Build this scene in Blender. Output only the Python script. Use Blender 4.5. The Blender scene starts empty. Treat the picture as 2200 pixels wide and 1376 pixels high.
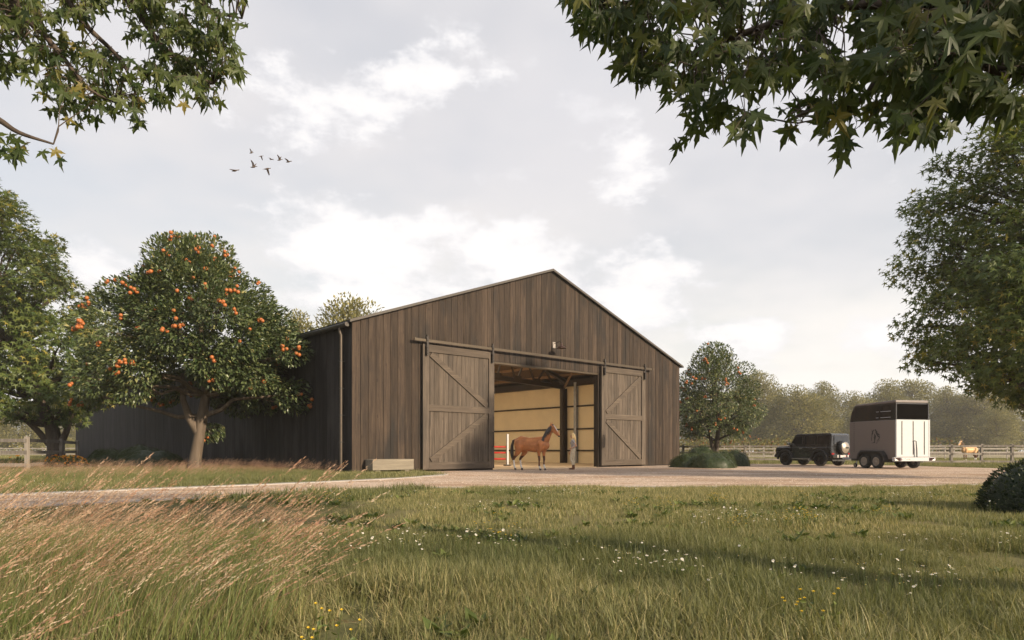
import bpy, bmesh, math, random
import numpy as np
from mathutils import Vector, Matrix, Quaternion

random.seed(7)
rng = np.random.default_rng(7)
SC = bpy.context.scene
COL = SC.collection
R = math.radians

# ---------------------------------------------------------------- camera
FPX, HORIZON, CAM_H = 1475.0, 967.0, 1.0
cam_data = bpy.data.cameras.new('camera')
cam = bpy.data.objects.new('camera', cam_data)
COL.objects.link(cam)
cam.location = (0, 0, CAM_H)
cam.rotation_euler = (R(90), 0, 0)
cam_data.sensor_width = 36.0
cam_data.lens = FPX / 2200.0 * 36.0
cam_data.shift_y = (HORIZON - 688.0) / 2200.0
cam_data.clip_start = 0.05
cam_data.clip_end = 3000
SC.camera = cam


def at(px, py, depth):
    """world point seen at photo pixel (px, py) at that depth"""
    return Vector(((px - 1100) / FPX * depth, depth, CAM_H + (HORIZON - py) / FPX * depth))


# ---------------------------------------------------------------- node helper
class NT:
    def __init__(self, tree):
        self.t = tree
        self.n = tree.nodes
        self.l = tree.links

    def new(self, typ, **kw):
        nd = self.n.new(typ)
        for k, v in kw.items():
            setattr(nd, k, v)
        return nd

    def put(self, sock, v):
        if isinstance(v, bpy.types.NodeSocket):
            self.l.new(v, sock)
        elif v is not None:
            sock.default_value = v

    def m(self, op, a=None, b=None, c=None, clamp=False):
        nd = self.new('ShaderNodeMath', operation=op, use_clamp=clamp)
        for i, v in enumerate((a, b, c)):
            if v is not None:
                self.put(nd.inputs[i], v)
        return nd.outputs[0]

    def vm(self, op, a=None, b=None):
        nd = self.new('ShaderNodeVectorMath', operation=op)
        for i, v in enumerate((a, b)):
            if v is not None:
                self.put(nd.inputs[i], v)
        return nd.outputs[0]

    def noise(self, vec, scale, detail=4.0, rough=0.55, dim='3D'):
        nd = self.new('ShaderNodeTexNoise', noise_dimensions=dim)
        if vec is not None:
            self.put(nd.inputs['Vector'], vec)
        nd.inputs['Scale'].default_value = scale
        nd.inputs['Detail'].default_value = detail
        nd.inputs['Roughness'].default_value = rough
        return nd.outputs[0]

    def ramp(self, fac, stops, interp='LINEAR'):
        nd = self.new('ShaderNodeValToRGB')
        cr = nd.color_ramp
        cr.interpolation = interp
        while len(cr.elements) < len(stops):
            cr.elements.new(0.5)
        for e, (p, c) in zip(cr.elements, stops):
            e.position = p
            e.color = (c, c, c, 1) if isinstance(c, (int, float)) else (*c[:3], 1)
        self.put(nd.inputs[0], fac)
        return nd.outputs[0]

    def mix(self, fac, a, b, mode='MIX'):
        nd = self.new('ShaderNodeMix', data_type='RGBA', blend_type=mode)
        self.put(nd.inputs[0], fac)
        for sk, v in ((nd.inputs[6], a), (nd.inputs[7], b)):
            if isinstance(v, (tuple, list)):
                v = (*v[:3], 1)
            self.put(sk, v)
        return nd.outputs[2]

    def maprange(self, v, a, b, c=0.0, d=1.0, smooth=True):
        nd = self.new('ShaderNodeMapRange')
        if smooth:
            nd.interpolation_type = 'SMOOTHSTEP'
        self.put(nd.inputs[0], v)
        for i, x in enumerate((a, b, c, d)):
            nd.inputs[i + 1].default_value = x
        return nd.outputs[0]


# ---------------------------------------------------------------- sun and sky
SUN_ELEV = R(20.7)
SUN_DIR = Vector((0.795 * math.cos(SUN_ELEV), -0.607 * math.cos(SUN_ELEV), math.sin(SUN_ELEV))).normalized()
sun_data = bpy.data.lights.new('sun', 'SUN')
sun_data.energy = 5.0
sun_data.angle = R(1.2)
sun_data.color = (1.0, 0.82, 0.60)
sun = bpy.data.objects.new('sun', sun_data)
COL.objects.link(sun)
sun.rotation_euler = SUN_DIR.to_track_quat('Z', 'Y').to_euler()
sun.location = (30, -30, 40)

world = bpy.data.worlds.new('World')
SC.world = world
world.use_nodes = True
w = NT(world.node_tree)
w.n.clear()
wout = w.new('ShaderNodeOutputWorld')
bg = w.new('ShaderNodeBackground')
w.l.new(bg.outputs[0], wout.inputs[0])
sky = w.new('ShaderNodeTexSky', sky_type='NISHITA')
sky.sun_disc = False
sky.sun_elevation = SUN_ELEV
sky.sun_rotation = math.atan2(SUN_DIR.x, SUN_DIR.y)
sky.air_density = 1.2
sky.dust_density = 2.5
tc = w.new('ShaderNodeTexCoord')
dirv = tc.outputs['Generated']
sx = w.new('ShaderNodeSeparateXYZ')
w.l.new(dirv, sx.inputs[0])
az = w.m('ARCTAN2', sx.outputs[0], sx.outputs[1])
el = w.m('ARCSINE', sx.outputs[2])
# flat plane projection so that cloud texture shrinks to the horizon
den = w.m('ADD', w.m('MAXIMUM', sx.outputs[2], 0.0), 0.18)
cx = w.new('ShaderNodeCombineXYZ')
w.put(cx.inputs[0], w.m('DIVIDE', sx.outputs[0], den))
w.put(cx.inputs[1], w.m('DIVIDE', sx.outputs[1], den))
veil = w.noise(cx.outputs[0], 0.9, 4.0, 0.58)
sph = w.new('ShaderNodeCombineXYZ')
w.put(sph.inputs[0], az)
w.put(sph.inputs[1], w.m('MULTIPLY', el, 1.9))
puff = w.noise(sph.outputs[0], 6.5, 6.0, 0.62)
puff_c = w.m('SUBTRACT', puff, 0.5)


def blob(px, py, rx, ry):
    a0 = math.atan2((px - 1100) / FPX, 1)
    e0 = math.atan((HORIZON - py) / math.hypot(FPX, px - 1100))
    da = w.m('DIVIDE', w.m('SUBTRACT', az, a0), rx / FPX)
    de = w.m('DIVIDE', w.m('SUBTRACT', el, e0), ry / FPX)
    d = w.m('SQRT', w.m('ADD', w.m('MULTIPLY', da, da), w.m('MULTIPLY', de, de)))
    return w.m('SUBTRACT', 1.0, d)


cum = None
for b in ((820, 540, 300, 120), (1110, 575, 280, 130), (1320, 640, 180, 90), (680, 250, 170, 90), (900, 170, 180, 60), (1350, 360, 90, 70),
          (210, 575, 110, 50), (760, 640, 260, 60), (1600, 715, 130, 45), (1900, 720, 160, 40)):
    s = blob(*b)
    cum = s if cum is None else w.m('MAXIMUM', cum, s)
cum = w.m('ADD', w.m('MULTIPLY', cum, 0.9), w.m('MULTIPLY', puff_c, 4.2))
cum_mask = w.maprange(cum, 0.0, 0.55)
cum_core = w.maprange(cum, 0.15, 1.3)
free = w.maprange(w.m('ADD', puff, w.m('MULTIPLY', veil, 0.5)), 0.82, 0.95)    # puffs all round the sky
veil_mask = w.m('MULTIPLY', w.maprange(veil, 0.30, 0.60, 0.68, 1.0), w.maprange(el, 0.55, 1.35, 1.0, 0.45))
horizon_mask = w.maprange(el, 0.02, 0.45, 1.0, 0.0)
col = w.mix(w.m('MAXIMUM', veil_mask, horizon_mask), sky.outputs[0], w.mix(horizon_mask, (5.6, 5.45, 5.55), (7.1, 6.85, 6.5)))
# broad blue-grey gap
gap = w.maprange(w.noise(cx.outputs[0], 0.55, 3.0, 0.5), 0.42, 0.62)
col = w.mix(w.m('MULTIPLY', gap, 0.35), col, (4.6, 4.75, 5.25))
puffcol = w.mix(cum_core, (6.5, 6.4, 6.55), (8.3, 7.95, 7.5))
col = w.mix(w.m('MULTIPLY', w.m('MAXIMUM', cum_mask, w.m('MULTIPLY', free, 0.5)), 0.85), col, puffcol)
w.put(bg.inputs[0], col)
bg.inputs[1].default_value = 0.096

SC.view_settings.view_transform = 'Standard'
SC.view_settings.look = 'None'
SC.view_settings.exposure = 0.64
SC.view_settings.gamma = 1.0
SC.view_settings.use_curve_mapping = False
SC.render.engine = 'CYCLES'
SC.cycles.use_denoising = True
SC.cycles.use_adaptive_sampling = True
SC.cycles.adaptive_threshold = 0.025
SC.cycles.max_bounces = 6
SC.cycles.diffuse_bounces = 3
SC.cycles.glossy_bounces = 3
SC.cycles.transmission_bounces = 6
SC.cycles.transparent_max_bounces = 8
SC.cycles.volume_bounces = 1
SC.cycles.caustics_reflective = False
SC.cycles.caustics_refractive = False


# ---------------------------------------------------------------- mesh helpers
class MB:
    """collects vertices and faces, then builds ONE mesh object"""

    def __init__(self):
        self.v, self.f, self.mi, self.att = [], [], [], []
        self.cnt = 0

    def add(self, verts, faces, mi=0, tint=None):
        verts = np.asarray(verts, dtype=np.float64).reshape(-1, 3)
        faces = np.asarray(faces, dtype=np.int64)
        self.v.append(verts)
        self.f.append(faces + self.cnt)
        self.mi.append(np.full(len(faces), mi, dtype=np.int32))
        if tint is None:
            tint = np.full(len(verts), 0.5)
        elif np.isscalar(tint):
            tint = np.full(len(verts), tint)
        self.att.append(np.asarray(tint, dtype=np.float64))
        self.cnt += len(verts)
        return self

    def box(self, a, b, mi=0, M=None):
        (x0, y0, z0), (x1, y1, z1) = a, b
        v = np.array([(x0, y0, z0), (x1, y0, z0), (x1, y1, z0), (x0, y1, z0), (x0, y0, z1), (x1, y0, z1), (x1, y1, z1), (x0, y1, z1)], float)
        if M is not None:
            v = np.array([M @ Vector(p) for p in v])
        return self.add(v, [(0, 3, 2, 1), (4, 5, 6, 7), (0, 1, 5, 4), (1, 2, 6, 5), (2, 3, 7, 6), (3, 0, 4, 7)], mi)

    def bar(self, p, q, wid, thick, up=(0, 0, 1), mi=0):
        p, q = Vector(p), Vector(q)
        d = q - p
        x = d.normalized()
        u = Vector(up)
        y = u.cross(x)
        if y.length < 1e-4:
            y = Vector((1, 0, 0)).cross(x)
        y.normalize()
        z = x.cross(y)
        M = Matrix((x, y, z)).transposed().to_4x4()
        M.translation = p
        return self.box((0, -thick / 2, -wid / 2), (d.length, thick / 2, wid / 2), mi, M)

    def tube(self, pts, radii, n=8, mi=0, cap=True, tint=None):
        pts = [Vector(p) for p in pts]
        if np.isscalar(radii):
            radii = [radii] * len(pts)
        vs, fs = [], []
        ref = None
        for i, p in enumerate(pts):
            t = (pts[min(i + 1, len(pts) - 1)] - pts[max(i - 1, 0)])
            t = t.normalized() if t.length > 1e-9 else Vector((0, 0, 1))
            if ref is None:
                ref = Vector((1, 0, 0)) if abs(t.x) < 0.8 else Vector((0, 1, 0))
            y = t.cross(ref).normalized()
            x = y.cross(t)
            ref = x
            for k in range(n):
                a = 2 * math.pi * k / n
                vs.append(p + (x * math.cos(a) + y * math.sin(a)) * radii[i])
        for i in range(len(pts) - 1):
            for k in range(n):
                a, b = i * n + k, i * n + (k + 1) % n
                fs.append((a, b, b + n, a + n))
        self.add([tuple(v) for v in vs], fs, mi, tint)
        if cap:
            base = self.cnt - len(vs)
            for ring, fl in ((0, True), (len(pts) - 1, False)):
                c = tuple(pts[ring])
                rv = [tuple(vs[ring * n + k]) for k in range(n)] + [c]
                self.add(rv, [((k + 1) % n, k, n, n) if fl else (k, (k + 1) % n, n, n) for k in range(n)], mi, tint)
        return self

    def lathe(self, prof, n=20, M=None, mi=0):
        vs, fs = [], []
        for (r, z) in prof:
            for k in range(n):
                a = 2 * math.pi * k / n
                vs.append((r * math.cos(a), r * math.sin(a), z))
        for i in range(len(prof) - 1):
            for k in range(n):
                a, b = i * n + k, i * n + (k + 1) % n
                fs.append((a, b, b + n, a + n))
        if M is not None:
            vs = [tuple(M @ Vector(v)) for v in vs]
        return self.add(vs, fs, mi)

    def prism(self, poly, y0, y1, mi=0, M=None):
        """extrude a polygon given in (x, z) from y0 to y1"""
        n = len(poly)
        bm = bmesh.new()
        a = [bm.verts.new((x, y0, z)) for x, z in poly]
        f = bm.faces.new(a)
        r = bmesh.ops.extrude_face_region(bm, geom=[f])
        for e in r['geom']:
            if isinstance(e, bmesh.types.BMVert):
                e.co.y = y1
        bmesh.ops.recalc_face_normals(bm, faces=bm.faces)
        bmesh.ops.triangulate(bm, faces=[f for f in bm.faces if len(f.verts) > 4])
        bm.verts.index_update()
        vs = [tuple(M @ v.co) if M is not None else tuple(v.co) for v in bm.verts]
        fs = [tuple(v.index for v in f.verts) for f in bm.faces]
        bm.free()
        q = [f for f in fs if len(f) == 4]
        t = [f for f in fs if len(f) == 3]
        base = self.cnt
        self.add(vs, np.array(q).reshape(-1, 4), mi)
        if t:
            self.f.append(np.array(t) + base)
            self.mi.append(np.full(len(t), mi, dtype=np.int32))
        return self

    def mesh(self, name, mats, smooth=False):
        me = bpy.data.meshes.new(name)
        V = np.concatenate(self.v)
        groups = [g for g in self.f if len(g)]
        loops, starts, pos, mis = [], [], 0, []
        for g, mi in zip(self.f, self.mi):
            if not len(g):
                continue
            k = g.shape[1]
            if k == 4 and (g[:, 3] == g[:, 2]).all():
                g = g[:, :3]
                k = 3
            loops.append(g.reshape(-1))
            starts.append(pos + np.arange(len(g)) * k)
            pos += g.size
            mis.append(mi)
        L = np.concatenate(loops).astype(np.int32)
        S = np.concatenate(starts).astype(np.int32)
        me.vertices.add(len(V))
        me.vertices.foreach_set('co', V.astype(np.float32).reshape(-1))
        me.loops.add(len(L))
        me.loops.foreach_set('vertex_index', L)
        me.polygons.add(len(S))
        me.polygons.foreach_set('loop_start', S)
        me.polygons.foreach_set('material_index', np.concatenate(mis))
        me.polygons.foreach_set('use_smooth', np.full(len(S), bool(smooth)))
        at_ = me.attributes.new('tint', 'FLOAT', 'POINT')
        at_.data.foreach_set('value', np.concatenate(self.att).astype(np.float32))
        me.update(calc_edges=True)
        me.validate()
        for m in (mats if isinstance(mats, (list, tuple)) else [mats]):
            me.materials.append(m)
        return me

    def build(self, name, mats, parent=None, smooth=False, bevel=0.0):
        ob = bpy.data.objects.new(name, self.mesh(name, mats, smooth))
        COL.objects.link(ob)
        if parent is not None:
            ob.parent = parent
        if bevel:
            md = ob.modifiers.new('bevel', 'BEVEL')
            md.width = bevel
            md.segments = 2
            md.limit_method = 'ANGLE'
        return ob


def tag(o, label=None, cat=None, group=None, kind=None):
    if label:
        o['label'] = label
    if cat:
        o['category'] = cat
    if group:
        o['group'] = group
    if kind:
        o['kind'] = kind
    return o


def thing(name, label, cat, loc=(0, 0, 0), rz=0.0, group=None):
    o = bpy.data.objects.new(name, None)
    COL.objects.link(o)
    o.location = loc
    o.rotation_euler = (0, 0, rz)
    o.empty_display_size = 0.2
    return tag(o, label, cat, group)


def child(name, me, parent, loc=None, rot=None, scale=None):
    o = bpy.data.objects.new(name, me)
    COL.objects.link(o)
    o.parent = parent
    if loc is not None:
        o.location = loc
    if rot is not None:
        o.rotation_euler = rot
    if scale is not None:
        o.scale = (scale,) * 3 if np.isscalar(scale) else scale
    return o


def copy_tree(o, parent=None):
    c = o.copy()
    COL.objects.link(c)
    c.parent = parent
    for ch in list(o.children):
        copy_tree(ch, c)
    return c


# ---------------------------------------------------------------- materials
def material(name):
    m = bpy.data.materials.new(name)
    m.use_nodes = True
    t = NT(m.node_tree)
    p = t.n['Principled BSDF']
    return m, t, p


def simple(name, col, rough=0.6, metal=0.0, var=0.15, scale=6.0, bump=0.0, spec=None):
    m, t, p = material(name)
    tcd = t.new('ShaderNodeTexCoord').outputs['Object']
    n = t.noise(tcd, scale, 5.0)
    lo = tuple(c * (1 - var) for c in col)
    hi = tuple(min(1, c * (1 + var)) for c in col)
    t.put(p.inputs['Base Color'], t.ramp(n, [(0.3, lo), (0.7, hi)]))
    p.inputs['Roughness'].default_value = rough
    p.inputs['Metallic'].default_value = metal
    if spec is not None:
        p.inputs['Specular IOR Level'].default_value = spec
    if bump:
        b = t.new('ShaderNodeBump')
        b.inputs['Strength'].default_value = bump
        b.inputs['Distance'].default_value = 0.02
        t.put(b.inputs['Height'], t.noise(tcd, scale * 4, 4.0))
        t.put(p.inputs['Normal'], b.outputs[0])
    return m


def wood(name, dark, light, axis=2, stain=(0.03, 0.026, 0.025), stain_amt=0.5, grain=1.0, knots=True, rough=0.8, contrast=1.0):
    """weathered timber: each object differs by its own random number"""
    m, t, p = material(name)
    oi = t.new('ShaderNodeObjectInfo').outputs['Random']
    tcd = t.new('ShaderNodeTexCoord').outputs['Object']
    off = t.new('ShaderNodeCombineXYZ')
    t.put(off.inputs[0], t.m('MULTIPLY', oi, 37.0))
    t.put(off.inputs[1], t.m('MULTIPLY', oi, 91.0))
    t.put(off.inputs[2], t.m('MULTIPLY', oi, 53.0))
    v = t.vm('ADD', tcd, off.outputs[0])
    mp = t.new('ShaderNodeMapping')
    t.put(mp.inputs[0], v)
    sc = [14.0 * grain] * 3
    sc[axis] = 0.7 * grain
    mp.inputs['Scale'].default_value = sc
    warp = t.noise(v, 1.5, 2.0)
    g = t.noise(t.vm('ADD', mp.outputs[0], t.vm('SCALE', warp, None)), 1.0, 6.0, 0.65)
    mp2 = t.new('ShaderNodeMapping')
    t.put(mp2.inputs[0], v)
    sc2 = [60.0 * grain] * 3
    sc2[axis] = 1.6 * grain
    mp2.inputs['Scale'].default_value = sc2
    g2 = t.noise(mp2.outputs[0], 1.0, 3.0)
    f = t.m('ADD', t.m('MULTIPLY', g, 0.65), t.m('MULTIPLY', g2, 0.35))
    c = t.ramp(f, [(0.30, dark), (0.52, tuple((a + b) / 2 for a, b in zip(dark, light))), (0.72, light)])
    # board to board tone
    c = t.mix(1.0, c, t.ramp(oi, [(0.0, 1 - 0.32 * contrast), (0.35, 1 - 0.1 * contrast), (0.7, 1 + 0.06 * contrast), (1.0, 1 + 0.3 * contrast)]), 'MULTIPLY')
    # weather stains that run over several boards
    mp3 = t.new('ShaderNodeMapping')
    t.put(mp3.inputs[0], t.vm('ADD', tcd, t.vm('SCALE', off.outputs[0], None)) if False else tcd)
    s3 = [0.9] * 3
    s3[axis] = 0.28
    mp3.inputs['Scale'].default_value = s3
    st = t.noise(mp3.outputs[0], 1.0, 7.0, 0.62)
    c = t.mix(t.m('MULTIPLY', t.maprange(st, 0.48, 0.68), stain_amt), c, stain)
    # sun bleached streaks
    mp5 = t.new('ShaderNodeMapping')
    t.put(mp5.inputs[0], v)
    s5 = [5.0] * 3
    s5[axis] = 0.35
    mp5.inputs['Scale'].default_value = s5
    bl = t.noise(mp5.outputs[0], 1.0, 5.0, 0.6)
    c = t.mix(t.m('MULTIPLY', t.maprange(bl, 0.54, 0.70), 0.40), c, tuple(min(1, x * 1.45) for x in light))
    if knots:
        mp4 = t.new('ShaderNodeMapping')
        t.put(mp4.inputs[0], v)
        s4 = [3.2] * 3
        s4[axis] = 1.1
        mp4.inputs['Scale'].default_value = s4
        vo = t.new('ShaderNodeTexVoronoi')
        t.put(vo.inputs['Vector'], mp4.outputs[0])
        vo.inputs['Scale'].default_value = 1.0
        kn = t.maprange(vo.outputs['Distance'], 0.05, 0.13, 1.0, 0.0)
        c = t.mix(t.m('MULTIPLY', kn, 0.55), c, tuple(x * 0.55 for x in dark))
    t.put(p.inputs['Base Color'], c)
    p.inputs['Roughness'].default_value = rough
    p.inputs['Specular IOR Level'].default_value = 0.25
    b = t.new('ShaderNodeBump')
    b.inputs['Strength'].default_value = 0.5
    b.inputs['Distance'].default_value = 0.01
    t.put(b.inputs['Height'], f)
    t.put(p.inputs['Normal'], b.outputs[0])
    return m


def leaf_mat(name, c0, c1, c2=None, trans=0.3, rough=0.5, spec=0.4, objrand=False, instancer=False):
    """foliage: colour runs c0 -> c1 (-> c2) with the leaf's own tint number"""
    m, t, p = material(name)
    if objrand:
        f = t.new('ShaderNodeObjectInfo').outputs['Random']
    else:
        a = t.new('ShaderNodeAttribute', attribute_name='tint')
        f = a.outputs['Fac']
        if instancer:
            a2 = t.new('ShaderNodeAttribute', attribute_name='itint', attribute_type='INSTANCER')
            f = t.m('ADD', t.m('MULTIPLY', f, 0.55), t.m('MULTIPLY', a2.outputs['Fac'], 0.50))
    stops = [(0.0, c0), (0.9 if objrand else 0.75, c1), (1.0, c2 or c1)]
    c = t.ramp(f, stops)
    t.put(p.inputs['Base Color'], c)
    p.inputs['Roughness'].default_value = rough
    p.inputs['Specular IOR Level'].default_value = spec
    tr = t.new('ShaderNodeBsdfTranslucent')
    t.put(tr.inputs[0], t.mix(1.0, c, (1.25, 1.25, 0.7), 'MULTIPLY'))
    mx = t.new('ShaderNodeMixShader')
    mx.inputs[0].default_value = trans
    t.l.new(p.outputs[0], mx.inputs[1])
    t.l.new(tr.outputs[0], mx.inputs[2])
    out = [n for n in t.n if n.type == 'OUTPUT_MATERIAL'][0]
    t.l.new(mx.outputs[0], out.inputs[0])
    return m


M = {}
M['front'] = wood('brown_boards', (0.011, 0.0080, 0.0062), (0.074, 0.052, 0.037), stain=(0.016, 0.0145, 0.0135), stain_amt=0.85, contrast=1.25)
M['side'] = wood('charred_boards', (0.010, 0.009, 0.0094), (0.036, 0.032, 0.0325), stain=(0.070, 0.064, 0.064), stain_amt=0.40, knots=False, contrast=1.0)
M['door'] = wood('door_boards', (0.036, 0.029, 0.023), (0.135, 0.107, 0.083), stain=(0.030, 0.027, 0.025), stain_amt=0.5, contrast=0.7)
M['door_rail'] = wood('door_rails_across', (0.048, 0.038, 0.029), (0.125, 0.098, 0.075), axis=0, stain_amt=0.3, contrast=0.4)
M['fence'] = wood('grey_fence_timber', (0.12, 0.105, 0.09), (0.32, 0.285, 0.245), stain=(0.09, 0.08, 0.07), stain_amt=0.5)
M['white_fence'] = simple('white_fence_paint', (0.29, 0.26, 0.225), 0.6, var=0.2)
M['trough'] = wood('pale_trough_timber', (0.15, 0.13, 0.10), (0.27, 0.235, 0.18), axis=0, stain_amt=0.25, contrast=0.2, knots=False)
M['backing'] = simple('dark_backing', (0.02, 0.017, 0.015), 0.9)
M['roof'] = simple('dark_roof_sheet', (0.045, 0.045, 0.048), 0.5, 0.3)
M['trim'] = simple('verge_trim_metal', (0.055, 0.047, 0.04), 0.6, 0.1)
M['gutter'] = simple('gutter_metal', (0.06, 0.055, 0.05), 0.35, 0.4)
M['pipe'] = simple('bronze_pipe', (0.085, 0.068, 0.052), 0.4, 0.3)
M['track'] = simple('brown_steel', (0.065, 0.048, 0.030), 0.45, 0.3)
M['iron'] = simple('black_iron', (0.035, 0.03, 0.027), 0.45, 0.5)
M['frame_steel'] = simple('dark_brown_steel', (0.034, 0.02, 0.012), 0.5, 0.1)
M['purlin'] = simple('purlin_timber', (0.30, 0.18, 0.09), 0.7)
M['ceiling'] = simple('roof_underside', (0.12, 0.078, 0.046), 0.85)
M['cream'] = simple('cream_lining', (0.90, 0.76, 0.52), 0.7, var=0.05, scale=1.0)
M['grey_steel'] = simple('galvanised_steel', (0.40, 0.42, 0.45), 0.5, 0.1)
M['sand'] = simple('arena_sand', (0.62, 0.47, 0.31), 0.95, var=0.2, scale=3.0, bump=0.4)
M['concrete'] = simple('kerb_concrete', (0.33, 0.30, 0.27), 0.85, var=0.12, scale=2.0, bump=0.3)
M['white'] = simple('white_paint', (0.455, 0.475, 0.495), 0.4, var=0.03)
M['red'] = simple('red_paint', (0.48, 0.02, 0.02), 0.4, var=0.1)
M['black_plastic'] = simple('black_plastic', (0.02, 0.02, 0.02), 0.5)
M['rubber'] = simple('tyre_rubber', (0.012, 0.012, 0.012), 0.8)
M['bark'] = wood('bark', (0.075, 0.056, 0.040), (0.20, 0.155, 0.115), stain_amt=0.2, grain=0.5, knots=False)
M['dark_bark'] = wood('dark_bark', (0.035, 0.026, 0.02), (0.11, 0.085, 0.065), stain_amt=0.2, grain=0.6, knots=False)
M['orange'] = simple('orange_peel', (0.34, 0.105, 0.024), 0.5, var=0.25, scale=2.0)

# ---------------------------------------------------------------- the ground
def catmull(pts, n=8, closed=False):
    pts = [np.array(p, float) for p in pts]
    out = []
    N = len(pts)
    rg = range(N) if closed else range(N - 1)
    for i in rg:
        p0 = pts[(i - 1) % N] if closed or i > 0 else 2 * pts[0] - pts[1]
        p1, p2 = pts[i], pts[(i + 1) % N]
        p3 = pts[(i + 2) % N] if closed or i + 2 < N else 2 * pts[-1] - pts[-2]
        for k in range(n):
            u = k / n
            out.append(0.5 * ((2 * p1) + (-p0 + p2) * u + (2 * p0 - 5 * p1 + 4 * p2 - p3) * u * u + (-p0 + 3 * p1 - 3 * p2 + p3) * u ** 3))
    if not closed:
        out.append(pts[-1])
    return out


def inside(px, py, poly):
    poly = np.asarray(poly)
    res = np.zeros(len(px), bool)
    j = len(poly) - 1
    for i in range(len(poly)):
        xi, yi = poly[i]
        xj, yj = poly[j]
        c = ((yi > py) != (yj > py)) & (px < (xj - xi) * (py - yi) / (yj - yi + 1e-12) + xi)
        res ^= c
        j = i
    return res


m, t, p = material('meadow_soil')
gc = t.new('ShaderNodeTexCoord').outputs['Object']
n1 = t.noise(gc, 0.12, 5.0)
n2 = t.noise(gc, 2.2, 6.0, 0.7)
c = t.ramp(n1, [(0.35, (0.10, 0.105, 0.045)), (0.65, (0.20, 0.165, 0.075))])
c = t.mix(t.maprange(n2, 0.55, 0.75), c, (0.15, 0.072, 0.035))
t.put(p.inputs['Base Color'], c)
p.inputs['Roughness'].default_value = 0.95
p.inputs['Specular IOR Level'].default_value = 0.1
bmp = t.new('ShaderNodeBump')
bmp.inputs['Distance'].default_value = 0.05
t.put(bmp.inputs['Height'], n2)
t.put(p.inputs['Normal'], bmp.outputs[0])
M['soil'] = m
g = MB()
gx = np.linspace(-230, 230, 13)
gy = np.linspace(-40, 300, 13)
vv = [(x, y, 0) for y in gy for x in gx]
ff = [(r * 13 + c_, r * 13 + c_ + 1, (r + 1) * 13 + c_ + 1, (r + 1) * 13 + c_) for r in range(12) for c_ in range(12)]
g.add(vv, ff)
tag(g.build('ground', M['soil']), kind='structure')

BARN_A = Vector((-6.72, 28.9, 0))
BARN_ROT = math.atan2(0.668, 0.744)
BX = Vector((math.cos(BARN_ROT), math.sin(BARN_ROT), 0))
BY = Vector((-math.sin(BARN_ROT), math.cos(BARN_ROT), 0))


def barn_pt(u, tt, z=0.0):
    return BARN_A + BX * u + BY * tt + Vector((0, 0, z))


road_near = catmull([(-26, -1.5), (-13.0, 8.2), (-8.8, 11.6), (-5.5, 15.0), (-3.3, 17.3), (1.25, 18.3), (7.4, 18.3), (13.7, 19.6), (20, 22.4), (24.6, 27.5), (26.5, 33.5)], 6)
road_end = catmull([(26.5, 33.5), (26.0, 37.5), (23.6, 44.5), (19, 48), (14.5, 47.5)], 5)[1:]
bB = barn_pt(23.65, -0.02)
bDoor = barn_pt(3.15, -0.02)
tip = (-2.9, 26.4)
far_edge = catmull([tip, (-4.2, 23.4), (-6.3, 20.4), (-8.9, 17.6), (-11.2, 14.9), (-15.2, 11.4), (-27.5, 1.5)], 6)
inner = [(bB.x + 0.6, bB.y + 0.7), (bB.x, bB.y), (bDoor.x, bDoor.y), (-3.2, 28.9), (-2.75, 27.6)]
YARD = [tuple(p[:2]) for p in road_near] + [tuple(p[:2]) for p in road_end] + inner + [tuple(p[:2]) for p in far_edge]

m, t, p = material('pink_gravel')
gc = t.new('ShaderNodeTexCoord').outputs['Object']
vo = t.new('ShaderNodeTexVoronoi')
t.put(vo.inputs['Vector'], gc)
vo.inputs['Scale'].default_value = 26.0
cc = t.ramp(t.noise(vo.outputs['Color'], 3.0, 1.0), [(0.25, (0.27, 0.205, 0.15)), (0.5, (0.56, 0.435, 0.335)), (0.75, (0.72, 0.60, 0.50))])
big = t.noise(gc, 0.35, 6.0, 0.65)
cc = t.mix(t.maprange(big, 0.42, 0.66), cc, t.mix(1.0, cc, (0.82, 0.74, 0.66), 'MULTIPLY'))
mpr = t.new('ShaderNodeMapping')
t.put(mpr.inputs[0], gc)
mpr.inputs['Scale'].default_value = (0.10, 0.85, 1.0)
mpr.inputs['Rotation'].default_value = (0, 0, 0.12)
rut = t.noise(mpr.outputs[0], 1.6, 4.0, 0.6)
cc = t.mix(t.maprange(rut, 0.50, 0.64), cc, t.mix(1.0, cc, (0.66, 0.60, 0.55), 'MULTIPLY'))
t.put(p.inputs['Base Color'], cc)
p.inputs['Roughness'].default_value = 0.95
p.inputs['Specular IOR Level'].default_value = 0.15
bmp = t.new('ShaderNodeBump')
bmp.inputs['Distance'].default_value = 0.03
bmp.inputs['Strength'].default_value = 0.8
t.put(bmp.inputs['Height'], t.m('SUBTRACT', 1.0, vo.outputs['Distance']))
t.put(p.inputs['Normal'], bmp.outputs[0])
M['gravel'] = m
y_ = MB()
y_.prism([(a, b) for a, b in YARD], 0.0, 0.03)
vv = y_.v[0].copy()
y_.v[0] = np.stack([vv[:, 0], vv[:, 2], np.where(vv[:, 1] > 0.01, 0.012, -0.02)], 1)
yo = y_.build('gravel_yard', M['gravel'])
tag(yo, kind='structure')

# loose stones on the drive
def rock_proto(seed):
    r = random.Random(seed)
    vs = [(0, 0, 0.8)] + [(math.cos(a) * r.uniform(0.7, 1.2), math.sin(a) * r.uniform(0.7, 1.2), r.uniform(0, 0.4)) for a in (0.3, 1.4, 2.6, 3.7, 4.9, 5.8)]
    return np.array(vs), np.array([(0, i + 1, (i + 1) % 6 + 1) for i in range(6)])


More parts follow.
